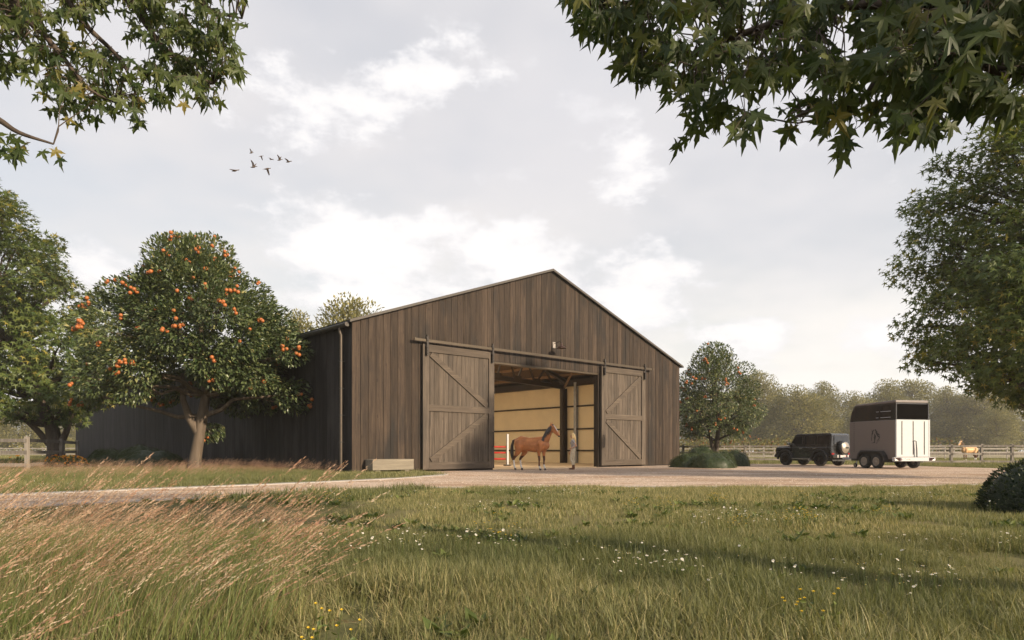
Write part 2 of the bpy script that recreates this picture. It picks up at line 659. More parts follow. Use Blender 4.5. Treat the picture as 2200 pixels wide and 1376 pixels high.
st = MB()
N = 16000
yy = rng.uniform(0, 1, N) ** 1.6 * 22 + 9
xx = rng.uniform(-1, 1, N) * 0.78 * yy
ok = inside(xx, yy, YARD)
xx, yy = xx[ok], yy[ok]
for i in range(len(xx)):
    v_, f_ = rock_proto(i % 12)
    s_ = random.uniform(0.010, 0.026)
    a_ = random.uniform(0, 6.28)
    ca, sa = math.cos(a_), math.sin(a_)
    q = np.stack([(v_[:, 0] * ca - v_[:, 1] * sa) * s_ + xx[i], (v_[:, 0] * sa + v_[:, 1] * ca) * s_ + yy[i], v_[:, 2] * s_ + 0.010], 1)
    st.add(q, f_, 0, random.random())
M['stone'] = leaf_mat('gravel_stone', (0.30, 0.21, 0.15), (0.62, 0.47, 0.35), (0.75, 0.66, 0.56), trans=0.0, rough=0.9, spec=0.2)
tag(st.build('gravel_stones', M['stone']), 'loose pinkish gravel stones lying on the drive and yard', 'gravel', kind='stuff')


def ribbon(pts, width, z0, z1, name, mat_):
    mb = MB()
    P = [Vector((a[0], a[1], 0)) for a in pts]
    vs, fs = [], []
    for i, q in enumerate(P):
        d = (P[min(i + 1, len(P) - 1)] - P[max(i - 1, 0)]).normalized()
        n = Vector((-d.y, d.x, 0)) * width / 2
        for off, z in ((-1, z0), (-0.93, z1), (0.93, z1), (1, z0)):
            vs.append((q.x + n.x * off, q.y + n.y * off, z))
    for i in range(len(P) - 1):
        for k in range(3):
            a = i * 4 + k
            fs.append((a, a + 4, a + 5, a + 1))
    mb.add(vs, fs)
    return tag(mb.build(name, mat_), kind='structure')


ribbon([bDoor.to_2d() + Vector((-0.35, -0.3)), (-3.35, 28.6), (-2.8, 27.4)] + [tuple(q[:2]) for q in far_edge], 0.55, -0.01, 0.035, 'kerb', M['concrete'])
ribbon([tuple(q[:2]) for q in road_near], 0.22, -0.01, 0.03, 'kerb', M['concrete'])

# ---------------------------------------------------------------- the barn
BW, BL, EAVE, RIDGE = 23.65, 59.4, 6.43, 10.58
SLOPE = (RIDGE - EAVE) / (BW / 2)
OP0, OP1, OPH = 7.64, 15.75, 5.4


def roof_z(u):
    return RIDGE - abs(u - BW / 2) * SLOPE


barn = thing('barn', 'large brown timber riding barn with gabled roof and open sliding doors', 'barn', BARN_A, BARN_ROT)


def board(x0, x1, z0, ztop, d0, thick, parent, mat_, along='x', name='board'):
    """upright board with chamfered front edges; ztop is a function of the running coordinate"""
    ch = 0.012
    prof = [(x0, 0), (x0, -thick + ch), (x0 + ch, -thick), (x1 - ch, -thick), (x1, -thick + ch), (x1, 0)]
    vs = []
    for z in (0, 1):
        for a, b in prof:
            zz = z0 if z == 0 else ztop(a)
            vs.append((a, d0 + b, zz) if along == 'x' else (d0 + b, a, zz))
    n = 6
    fs = [(k, (k + 1) % n, (k + 1) % n + n, k + n) for k in range(n)]
    if along != 'x':
        fs = [f[::-1] for f in fs]
    mb = MB()
    mb.add(vs, fs)
    mb.add([vs[6], vs[7], vs[8], vs[9], vs[10], vs[11]], [(0, 1, 2, 3), (0, 3, 4, 5)])
    return mb.build(name, mat_, parent)


fw = MB()
for a, b in ((0.0, OP0), (OP1, BW)):
    fw.prism([(a, 0.0), (b, 0.0), (b, roof_z(b) + 0.03), (a, roof_z(a) + 0.03)], 0.004, 0.12)
fw.prism([(OP0, OPH), (OP1, OPH), (OP1, roof_z(OP1) + 0.03), (BW / 2, RIDGE + 0.03), (OP0, roof_z(OP0) + 0.03)], 0.004, 0.12)
front = fw.build('front_wall', M['backing'], barn)
NB = 64
bw = BW / NB
edges = [i * bw for i in range(NB + 1)]
for i in range(NB):
    a, b = edges[i] + 0.004, edges[i + 1] - 0.004
    if i == 0:
        a = -0.03
    spans = []
    if b <= OP0 + 0.05 or a >= OP1 - 0.05:
        spans = [(a, b, 0.06)]
    elif a < OP0:
        spans = [(a, OP0, 0.06), (OP0 + 0.002, b, OPH)] if b - OP0 > 0.05 else [(a, OP0, 0.06)]
    elif b > OP1:
        spans = [(a, OP1 - 0.002, OPH), (OP1, b, 0.06)]
    else:
        spans = [(a, b, OPH)]
    th = random.uniform(0.026, 0.040)
    for a_, b_, z_ in spans:
        board(a_, b_, z_, lambda q: roof_z(q) - 0.015, 0.0, th, front, M['front'])
sw = MB()
sw.box((0.004, 0.13, 0), (0.12, BL, EAVE + 0.03))
side = sw.build('side_wall', M['backing'], barn)
NS = 160
for i in range(NS):
    a, b = i * BL / NS + 0.004, (i + 1) * BL / NS - 0.004
    if i == 0:
        a = 0.0
    board(a, b, 0.06, lambda q: EAVE - 0.06, 0.0, random.uniform(0.026, 0.038), side, M['side'], along='y')
rw = MB()
rw.box((BW - 0.12, 0.13, 0), (BW - 0.004, BL, EAVE + 0.03))
rside = rw.build('side_wall', M['front'], barn)
bk = MB()
bk.prism([(0.13, 0), (BW - 0.13, 0), (BW - 0.13, EAVE + 0.05), (BW / 2, RIDGE + 0.03), (0.13, EAVE + 0.05)], BL - 0.12, BL)
bk.build('back_wall', M['side'], barn)
# jambs and head of the opening
for nm, a, b in (('jamb', (OP0 - 0.0, -0.02, 0), (OP0 + 0.10, 0.32, OPH)), ('jamb', (OP1 - 0.10, -0.02, 0), (OP1, 0.32, OPH)),
                 ('lintel', (OP0 + 0.10, 0.0, OPH - 0.10), (OP1 - 0.10, 0.34, OPH - 0.002))):
    q = MB()
    q.box(a, b)
    q.build(nm, M['track'] if nm == 'lintel' else M['front'], barn, bevel=0.008)

# roof: two slopes, added clear sheets to light the inside, verge trims, gutter and downpipe
OV, OVF = 0.22, 0.16
RLS = {-1: 10.2, 1: 7.0}
for s in (-1, 1):
    e0 = BW / 2 + s * (BW / 2 + OV)
    e1 = BW / 2 + s * RLS[s]
    z0, z1 = roof_z(e0), roof_z(e1)
    q = MB()
    q.prism([(e0, z0), (e1, z1), (e1, z1 + 0.09), (e0, z0 + 0.09)], -OVF, BL + OVF)
    rf = q.build('roof', M['roof'], barn)
    q = MB()
    q.prism([(e0 - s * 0.35, z0 - 0.03 + 0.35 * SLOPE), (e1, z1 - 0.03), (e1, z1 - 0.006), (e0 - s * 0.35, z0 - 0.006 + 0.35 * SLOPE)], 0.13, BL - 0.13)
    q.build('roof_lining', M['ceiling'], barn)
    q = MB()
    q.prism([(e0, z0 - 0.02), (BW / 2, RIDGE - 0.02), (BW / 2, RIDGE + 0.10), (e0, z0 + 0.10)], -OVF - 0.05, -OVF - 0.005)
    q.build('verge_trim', M['trim'], barn, bevel=0.006)
    # ribs of the roof sheets
m, t, p = material('added_roof_light_sheet')
tr = t.new('ShaderNodeBsdfTranslucent')
tr.inputs[0].default_value = (0.97, 0.86, 0.66, 1)
mx = t.new('ShaderNodeMixShader')
mx.inputs[0].default_value = 0.96
p.inputs['Base Color'].default_value = (0.8, 0.8, 0.78, 1)
p.inputs['Roughness'].default_value = 0.3
t.l.new(p.outputs[0], mx.inputs[1])
t.l.new(tr.outputs[0], mx.inputs[2])
t.l.new(mx.outputs[0], [n for n in t.n if n.type == 'OUTPUT_MATERIAL'][0].inputs[0])
M['added_skylight'] = m
q = MB()
RA, RB = BW / 2 - RLS[-1], BW / 2 + RLS[1]
q.add([(RA, 0.5, roof_z(RA) + 0.05), (BW / 2, 0.5, RIDGE + 0.05), (RB, 0.5, roof_z(RB) + 0.05),
       (RA, BL + OVF, roof_z(RA) + 0.05), (BW / 2, BL + OVF, RIDGE + 0.05), (RB, BL + OVF, roof_z(RB) + 0.05)],
      [(0, 1, 4, 3), (1, 2, 5, 4)])
q.build('added_roof_light', M['added_skylight'], barn)  # unseen translucent sheets, added to brighten the interior
for s, e in ((-1, RA), (1, RB)):
    q = MB()
    q.prism([(e, roof_z(e)), (BW / 2, RIDGE), (BW / 2, RIDGE + 0.09), (e, roof_z(e) + 0.09)], -OVF, 0.498)
    q.build('roof', M['roof'], barn)
q = MB()
gz = roof_z(-OV) - 0.02
prof = [(-0.20, gz), (-0.34, gz), (-0.36, gz - 0.03), (-0.345, gz - 0.13), (-0.23, gz - 0.16), (-0.20, gz - 0.12)]
q.prism(prof, -0.02, BL)
gut = q.build('gutter', M['gutter'], barn)
q = MB()
q.prism([(a * 1.0 - (0.012 if a < -0.3 else -0.012), b + (0.012 if b > gz - 0.01 else -0.012)) for a, b in prof], -0.05, -0.022)
q.build('end_cap', M['trim'], gut)
for k in range(14):
    q = MB()
    yk = 2.2 + k * 4.2
    q.prism([(a * 1.0 - (0.014 if a < -0.3 else -0.014), b - 0.014) for a, b in prof], yk, yk + 0.06)
    q.build('joint', M['gutter'], gut)
q = MB()
q.tube([(-0.27, 0.62, gz - 0.14), (-0.27, 0.62, gz - 0.30), (-0.20, 0.62, gz - 0.45), (-0.20, 0.62, 0.1)], 0.06, 12)
dp = q.build('downpipe', M['pipe'], barn, smooth=True)
for zz in (1.3, 2.45, 3.6, 4.75):
    q = MB()
    q.tube([(-0.20, 0.62, zz), (-0.20, 0.62, zz + 0.06)], 0.072, 12)
    q.box((-0.13, 0.60, zz + 0.01), (-0.035, 0.64, zz + 0.05))
    q.tube([(-0.20, 0.70, zz + 0.03), (-0.20, 0.76, zz + 0.03)], 0.02, 6)
    q.build('bracket', M['gutter'], dp)

# ---- sliding doors on a hanging track
q = MB()
q.box((2.95, -0.305, 5.895), (20.45, -0.285, 6.015))
track = q.build('door_track', M['track'], barn, bevel=0.004)
for k in range(15):
    u = 3.05 + k * 1.235
    q = MB()
    q.tube([(u, -0.284, 5.955), (u, -0.02, 5.955)], 0.025, 8)
    q.build('standoff', M['track'], track)
for u in (2.95, 20.45):
    q = MB()
    q.box((u - 0.05, -0.335, 5.90), (u + 0.05, -0.27, 6.03))
    q.build('end_stop', M['track'], track, bevel=0.006)


def sliding_door(u0, u1, meet_right):
    d = bpy.data.objects.new('sliding_door', None)
    COL.objects.link(d)
    d.parent = barn
    z0, z1 = 0.10, 5.80
    nb = 15
    wd = (u1 - u0 - 0.30) / nb
    for i in range(nb):
        a = u0 + 0.15 + i * wd
        board(a + 0.002, a + wd - 0.002, z0 + 0.03, lambda q: z1 - 0.03, -0.12, random.uniform(0.034, 0.042), d, M['door'])
    zm = 2.92
    F0, F1 = -0.225, -0.165

    def rail(a, b, name='rail', mat_=M['door_rail']):
        q = MB()
        q.box(a, b)
        q.build(name, mat_, d, bevel=0.008)
    rail((u0, F0, z0), (u0 + 0.34, -0.12, z1), 'stile', M['door'])
    rail((u1 - 0.34, F0, z0), (u1, -0.12, z1), 'stile', M['door'])
    for za, zb in ((z0, z0 + 0.34), (zm - 0.15, zm + 0.15), (z1 - 0.34, z1)):
        rail((u0 + 0.342, F0 + 0.004, za), (u1 - 0.342, F1, zb))
    ia, ib = u0 + 0.35, u1 - 0.35
    # braces: both run to the meeting stile at mid height
    zt, zb_ = z1 - 0.36, z0 + 0.36
    for zz, zmid in ((zt, zm + 0.17), (zb_, zm - 0.17)):
        pa, pb = ((ia, zz), (ib, zmid)) if meet_right else ((ib, zz), (ia, zmid))
        dx, dz = pb[0] - pa[0], pb[1] - pa[1]
        L = math.hypot(dx, dz)
        nx, nz = -dz / L * 0.13, dx / L * 0.13
        sx_, sz_ = dx / L * 0.12, dz / L * 0.12
        poly = [(pa[0] + nx + sx_, pa[1] + nz + sz_), (pa[0] - nx + sx_, pa[1] - nz + sz_), (pb[0] - nx - sx_, pb[1] - nz - sz_), (pb[0] + nx - sx_, pb[1] + nz - sz_)]
        q = MB()
        q.prism(poly, F0 + 0.008, F1)
        q.build('brace', M['door_rail'], d, bevel=0.006)
    for u in (u0 + 0.17, u1 - 0.17):
        q = MB()
        q.box((u - 0.05, -0.355, 5.28), (u + 0.05, -0.335, 6.12))
        q.box((u - 0.05, -0.336, 5.28), (u + 0.05, -0.226, 5.70))
        q.tube([(u, -0.345, 6.10), (u, -0.33, 6.18), (u, -0.29, 6.20), (u, -0.25, 6.18), (u, -0.24, 6.10)], 0.028, 8)
        for zz in (5.36, 5.5, 5.64, 5.96):
            q.tube([(u, -0.352, zz), (u, -0.375, zz)], 0.022, 8)
        q.tube([(u, -0.325, 6.07), (u, -0.262, 6.07)], 0.075, 14)
        q.build('hanger', M['iron'], d)
    uh = u1 - 0.12 if meet_right else u0 + 0.12
    q = MB()
    q.tube([(uh, F0 + 0.01, 1.15), (uh, F0 - 0.09, 1.17), (uh, F0 - 0.10, 1.25), (uh, F0 - 0.10, 1.75), (uh, F0 - 0.09, 1.83), (uh, F0 + 0.01, 1.85)], 0.022, 8)
    q.build('handle', M['iron'], d)
    return d


sliding_door(3.43, 7.66, True)
sliding_door(15.73, 19.80, False)

# ---- inside: lining, girts, columns, trusses, purlins
q = MB()
q.box((BW - 0.30, 0.2, 0.0), (BW - 0.26, BL - 0.2, 6.2))
q.build('lining', M['cream'], barn)
q = MB()
q.box((0.22, 0.2, 0.0), (0.26, BL - 0.2, 6.2))
q.build('lining', M['cream'], barn)
q = MB()
q.box((0.3, BL - 0.24, 0.0), (BW - 0.32, BL - 0.2, 6.2))
q.build('lining', M['cream'], barn)
for a_, b_, z_ in ((0.3, OP0 - 0.02, 0.0), (OP1 + 0.02, BW - 0.32, 0.0), (OP0, OP1, OPH + 0.02)):  # unseen front lining, added to bounce light inside
    q = MB()
    q.box((a_, 0.125, z_), (b_, 0.16, 6.2))
    q.build('lining', M['cream'], barn)
for uu, s in ((BW - 0.30, -1), (0.26, 1)):
    for z in (0.95, 2.55, 4.24):
        q = MB()
        q.box((min(uu, uu + s * 0.09), 0.25, z - 0.055), (max(uu, uu + s * 0.09), BL - 0.3, z + 0.055))
        q.build('girt', M['frame_steel'], barn)
    q = MB()
    q.box((min(uu, uu + s * 0.20), 0.25, 5.75), (max(uu, uu + s * 0.20), BL - 0.3, 6.22))
    q.build('wall_beam', M['frame_steel'], barn)


def ibeam(mb, p, q, depth, width, up):
    """I section: two flanges and a web"""
    p, q, up = Vector(p), Vector(q), Vector(up)
    off = up.normalized() * (depth / 2 - 0.012)
    mb.bar(p + off, q + off, 0.024, width, up)
    mb.bar(p - off, q - off, 0.024, width, up)
    mb.bar(p, q, depth - 0.05, 0.016, up)


frames = [9.8, 19.7, 29.6, 39.5, 49.4]
cm = MB()
ibeam(cm, (0, 0, 0), (0, 0, 5.6), 0.50, 0.28, (1, 0, 0))
cme = cm.mesh('column', M['frame_steel'])
gm = MB()
ibeam(gm, (0, 0, 0), (0, 0, 6.0), 0.22, 0.26, (1, 0, 0))
gme = gm.mesh('wall_post', M['grey_steel'])
bc = MB()
HALF = BW / 2 - 0.45
ibeam(bc, (0, 0, 5.72), (HALF, 0, 5.72 + HALF * 0.0366), 0.34, 0.26, (0, 0, 1))
bcm = bc.mesh('chord', M['frame_steel'])
for ft in frames:
    for uu in (BW - 0.62, 0.62):
        child('column', cme, barn, (uu, ft, 0))
    child('wall_post', gme, barn, (BW - 0.44, ft - 1.1, 0))
    tr_ = bpy.data.objects.new('truss', None)
    COL.objects.link(tr_)
    tr_.parent = barn
    tr_.location = (0, ft, 0)
    for s in (1, -1):
        c_ = child('chord', bcm, tr_, (0.45 if s == 1 else BW - 0.45, 0, 0), (0, 0, 0 if s == 1 else math.pi))
        q = MB()
        e = BW / 2 - s * HALF
        ibeam(q, (e, 0, roof_z(e) - 0.42), (BW / 2, 0, RIDGE - 0.46), 0.26, 0.26, (0, 0, 1))
        q.build('chord', M['frame_steel'], tr_)
        nn = 6
        for k in range(nn):
            ub = BW / 2 - s * HALF * (1 - (k + 0.62) / nn)
            zb_ = 5.72 + (HALF - abs(ub - BW / 2)) * 0.0366 + 0.15
            for du in (-0.85, 0.85):
                ut = ub + du
                zt = roof_z(ut) - 0.55
                if zt - zb_ < 0.35:
                    continue
                q = MB()
                q.bar((ub + du * 0.18, 0, zb_), (ut, 0, zt), 0.12, 0.10, (0, 1, 0))
                q.build('web_member', M['frame_steel'], tr_)
            q = MB()
            q.box((ub - 0.36, -0.16, zb_ - 0.28), (ub + 0.36, -0.135, zb_ + 0.16))
            for dx in (-0.2, 0.2):
                for dz in (-0.05, 0.08):
                    q.tube([(ub + dx * (1 + dz), -0.155, zb_ + dz), (ub + dx * (1 + dz), -0.185, zb_ + dz)], 0.03, 6)
            q.build('gusset_plate', M['frame_steel'], tr_)
    # knee braces down to the wall
for s in (-1, 1):
    for k in range(7):
        u = BW / 2 + s * (1.3 + k * 1.62)
        q = MB()
        q.box((u - 0.05, 0.15, roof_z(u) - 0.24), (u + 0.05, BL - 0.2, roof_z(u) - 0.05))
        q.build('purlin', M['purlin'], barn)
q = MB()
q.bar((BW - 0.62, 9.7, 5.7), (BW / 2 + 4.5, 0.4, 8.7), 0.16, 0.10)
q.build('wind_brace', M['purlin'], barn)
q = MB()
q.bar((BW / 2 + 4.5, 9.7, 8.7), (BW - 0.6, 0.4, 5.9), 0.06, 0.05)
q.build('wind_brace', M['purlin'], barn)
q = MB()
q.box((0.13, 0.10, -0.02), (BW - 0.13, BL - 0.13, 0.022))
q.v[0][:, :] = [tuple(BARN_A + BX * a + BY * b + Vector((0, 0, c_))) for a, b, c_ in q.v[0]]
tag(q.build('arena_floor', M['sand']), kind='structure')

# ---- lamp on the gable
lamp = thing('wall_lamp', 'small gooseneck barn lamp on the gable above the doorway', 'lamp', barn_pt(11.99, -0.045, 6.62), BARN_ROT)
q = MB()
q.box((-0.10, -0.05, -0.16), (0.10, 0.0, 0.16))
q.build('wall_plate', simple('lamp_plate', (0.34, 0.30, 0.26), 0.4, 0.5), lamp, bevel=0.006)
q = MB()
q.tube([(0, -0.05, 0.06), (0, -0.12, 0.09), (0, -0.35, 0.13), (0, -0.50, 0.15), (0, -0.57, 0.12), (0, -0.585, 0.05)], 0.014, 8)
q.build('arm', M['iron'], lamp, smooth=True)
q = MB()
q.lathe([(0.001, 0.06), (0.05, 0.05), (0.065, -0.08), (0.085, -0.10), (0.19, -0.155), (0.27, -0.215), (0.275, -0.225), (0.262, -0.215), (0.18, -0.16), (0.06, -0.11), (0.001, -0.11)], 24, Matrix.Translation((0, -0.585, 0)))
q.build('shade', simple('copper_brown_enamel', (0.10, 0.06, 0.05), 0.3, 0.6), lamp, smooth=True)
q = MB()
q.lathe([(0.001, -0.11), (0.03, -0.12), (0.035, -0.16), (0.02, -0.19), (0.001, -0.195)], 12, Matrix.Translation((0, -0.585, 0)))
q.build('bulb', simple('frosted_bulb', (0.7, 0.65, 0.6), 0.3), lamp, smooth=True)

# ---- trough by the left door
tro = thing('trough', 'pale timber trough on two feet against the barn front', 'trough', barn_pt(0.55, -0.72, 0), BARN_ROT)
for nm, a, b in (('panel', (0, 0, 0.14), (2.05, 0.05, 0.60)), ('panel', (0, 0.55, 0.14), (2.05, 0.60, 0.60)), ('panel', (0.002, 0.051, 0.14), (0.05, 0.549, 0.598)),
                 ('panel', (2.0, 0.051, 0.14), (2.048, 0.549, 0.598)), ('floor_board', (0.051, 0.051, 0.16), (1.999, 0.549, 0.20)),
                 ('foot', (0.18, 0.06, 0.0), (0.42, 0.54, 0.139)), ('foot', (1.62, 0.06, 0.0), (1.86, 0.54, 0.139))):
    q = MB()
    q.box(a, b)
    q.build(nm, M['trough'], tro, bevel=0.006)
q = MB()
q.box((0.052, 0.052, 0.2), (1.998, 0.548, 0.5))
q.build('soil_fill', M['soil'], tro)

# ---- show jump inside
jp = thing('jump', 'white show jump with three red poles inside the barn', 'jump', barn_pt(13.54, 5.44, 0.022), BARN_ROT)
JD = (0.744, -0.668)
for k, off in enumerate((0.0, -3.4)):
    q = MB()
    o = Vector((off * JD[0], off * JD[1], 0))
    q.box((o.x - 0.06, o.y - 0.05, 0.05), (o.x + 0.06, o.y + 0.05, 1.95))
    post = q.build('upright', M['white'], jp, bevel=0.006)
    q = MB()
    q.box((o.x - 0.06, o.y - 0.30, 0.0), (o.x + 0.06, o.y + 0.30, 0.08))
    q.box((o.x - 0.2, o.y - 0.06, 0.0), (o.x + 0.2, o.y + 0.06, 0.078))
    q.build('foot', M['iron'], post)
for z in (0.42, 0.80, 1.16):
    q = MB()
    q.tube([(0, 0.08, z), (-3.4 * JD[0], -3.4 * JD[1] + 0.08, z)], 0.05, 10)
    q.build('pole', M['red'], jp, smooth=True)

# ---------------------------------------------------------------- fences
def fence(label, pts, heights, post_h, post_w, mat_, group=None, cap=False, rail_h=0.13, both=False):
    base = Vector((pts[0][0], pts[0][1], 0))
    f = thing('fence', label, 'fence', base, 0, group)
    for i, (x, y) in enumerate(pts):
        q = MB()
        hx = post_w / 2
        hh = post_h * random.uniform(0.98, 1.02)
        an = random.uniform(-0.06, 0.06)
        ro = Matrix.Rotation(an, 4, 'Z') @ Matrix.Rotation(random.uniform(-0.015, 0.015), 4, 'X')
        ro.translation = Vector((x, y, 0)) - base
        q.box((-hx, -hx, -0.1), (hx, hx, hh), 0, ro)
        if cap:
            q.box((-hx - 0.02, -hx - 0.02, hh), (hx + 0.02, hx + 0.02, hh + 0.04), 0, ro)
        q.build('post', mat_, f, bevel=0.008 if post_w > 0.1 else 0)
    for i in range(len(pts) - 1):
        a, b = Vector((*pts[i], 0)), Vector((*pts[i + 1], 0))
        d = (b - a).normalized()
        nrm = Vector((d.y, -d.x, 0))
        if nrm.y > 0:
            nrm = -nrm
        o = nrm * (post_w / 2 + 0.02)
        for h in heights:
            q = MB()
            q.bar(a - base + o - d * 0.06 + Vector((0, 0, h + random.uniform(-0.015, 0.015))), b - base + o + d * 0.05 + Vector((0, 0, h + random.uniform(-0.015, 0.015))), rail_h, 0.035)
            q.build('rail', mat_, f)
    return f


def line(a, b, n):
    return [(a[0] + (b[0] - a[0]) * i / n, a[1] + (b[1] - a[1]) * i / n) for i in range(n + 1)]


fence('weathered grey three rail fence in front of the maple, corner post nearest', [(-38.6, 33.2), (-30.6, 32.6), (-22.6, 32.0), (-24.8, 37.8), (-27.6, 43.6)], (0.30, 0.88, 1.45), 1.60, 0.16, M['fence'], rail_h=0.16)
fence('sunlit paddock fence receding behind the grey corner fence', line((-29.8, 45.5), (-64, 96), 15), (0.35, 0.85, 1.3), 1.42, 0.20, M['fence'], rail_h=0.14)
fence('pale rail fence beyond the maple trunk, far paddock', line((-44, 96), (-90, 100), 14), (0.4, 0.8, 1.2), 1.35, 0.14, M['white_fence'])
fence('grey three rail fence behind the fruit tree beside the car', line((8.5, 52.6), (26.2, 49.6), 4), (0.30, 0.80, 1.26), 1.40, 0.16, M['fence'], rail_h=0.13)
fence('brown three rail fence beyond the horse trailer', line((25.2, 45.6), (38.2, 44.2), 7), (0.24, 0.74, 1.25), 1.38, 0.15, M['fence'], rail_h=0.13)
fence('slim white rail fence in the paddock, nearer of two', line((13, 66), (62, 62), 18), (0.35, 0.75, 1.1), 1.25, 0.09, M['white_fence'], cap=True, rail_h=0.09)
fence('slim white rail fence before the trees, farther of two', line((8, 84), (84, 78), 26), (0.35, 0.75, 1.1), 1.25, 0.09, M['white_fence'], cap=True, rail_h=0.09)

# ---------------------------------------------------------------- foliage helpers
def unit(v):
    return v / np.maximum(np.linalg.norm(v, axis=-1, keepdims=True), 1e-9)


def leaves_into(mb, P, D, Nn, S, tv, tf, tint, mi=0):
    """stamp a leaf template: x across, y along the leaf axis D, z along the normal"""
    D = unit(D)
    X = unit(np.cross(D, Nn))
    Z = np.cross(X, D)
    tv = np.asarray(tv, float)
    V = P[:, None, :] + S[:, None, None] * (tv[None, :, 0:1] * X[:, None, :] + tv[None, :, 1:2] * D[:, None, :] + tv[None, :, 2:3] * Z[:, None, :])
    k = len(tv)
    tf = np.asarray(tf)
    F = tf[None] + (np.arange(len(P)) * k)[:, None, None]
    mb.add(V.reshape(-1, 3), F.reshape(-1, tf.shape[1]), mi, np.repeat(tint, k))


# plain folded leaf, palmate leaf (coarse) and palmate leaf (fine)
LEAF_V = [(0, 0, 0), (-0.24, 0.45, 0.07), (0, 0.5, 0.0), (0.24, 0.45, 0.07), (0, 1.0, -0.08)]
LEAF_F = [(0, 2, 1), (0, 3, 2), (1, 2, 4), (2, 3, 4)]


def palmate(fine):
    lobes = [(-125, 0.52), (-62, 0.86), (0, 1.05), (62, 0.86), (125, 0.52)]
    pts = [(0.0, -0.05)]
    for i, (a, r) in enumerate(lobes):
        ar = R(a)
        ax, ay = math.sin(ar), math.cos(ar)
        px_, py_ = ay, -ax
        if fine:
            pts += [(ax * r * 0.55 - px_ * 0.17 * r, ay * r * 0.55 - py_ * 0.17 * r), (ax * r * 0.62 - px_ * 0.10 * r, ay * r * 0.62 - py_ * 0.10 * r), (ax * r, ay * r),
                    (ax * r * 0.62 + px_ * 0.10 * r, ay * r * 0.62 + py_ * 0.10 * r), (ax * r * 0.55 + px_ * 0.17 * r, ay * r * 0.55 + py_ * 0.17 * r)]
        else:
            pts += [(ax * r, ay * r)]
        if i < 4:
            b = R((a + lobes[i + 1][0]) / 2)
            pts.append((math.sin(b) * 0.27, math.cos(b) * 0.27))
    v = [(0, 0.12, 0.0)] + [(x, y + 0.05, -0.16 * (x * x + y * y) + 0.10 * abs(x)) for x, y in pts]
    n = len(pts)
    f = [(0, i + 1, (i + 1) % n + 1) for i in range(n)]
    # winding is clockwise in +z, fine for two sided leaves
    return v, f


MAPLE_C = palmate(False)
MAPLE_F = palmate(True)


def branch_path(a, b, rise=0.3, jit=0.06, n=5):
    a, b = np.array(a, float), np.array(b, float)
    L = np.linalg.norm(b - a)
    mid = a * 0.5 + b * 0.5 + np.array([0, 0, rise * L])
    out = []
    for i in range(n + 1):
        u = i / n
        q = (1 - u) ** 2 * a + 2 * u * (1 - u) * mid + u * u * b
        if 0 < i < n:
            q = q + rng.normal(0, jit * L * 0.5, 3)
        out.append(q)
    return out


def ball(n, power=0.45):
    d = unit(rng.normal(0, 1, (n, 3)))
    return d * (rng.uniform(0, 1, (n, 1)) ** power), d


def crown_points(profile, n_clumps, seed_ang=0.0, inner=0.25, squash=0.8, cs=(0.9, 1.5), off=(0, 0), ragged=0.18):
    """clump centres filling a crown whose radius runs with height"""
    hs = np.array([p_[0] for p_ in profile])
    rs = np.array([p_[1] for p_ in profile])
    out = []
    wts = np.interp(np.linspace(hs[0], hs[-1], 200), hs, rs) + 0.2
    cdf = np.cumsum(wts) / wts.sum()
    for i in range(n_clumps):
        h = np.interp((i + rng.uniform()) / n_clumps, cdf, np.linspace(hs[0], hs[-1], 200))
        r = np.interp(h, hs, rs)
        a = seed_ang + i * 2.39996 + rng.uniform(-0.4, 0.4)
        rc = rng.uniform(*cs)
        rad = max(0, r - rc * 0.75) * (rng.uniform(inner, 1) ** 0.4) * (1 + rng.uniform(-ragged, ragged))
        out.append((np.array([math.cos(a) * rad + off[0] * h, math.sin(a) * rad + off[1] * h, h]), rc))
    return out


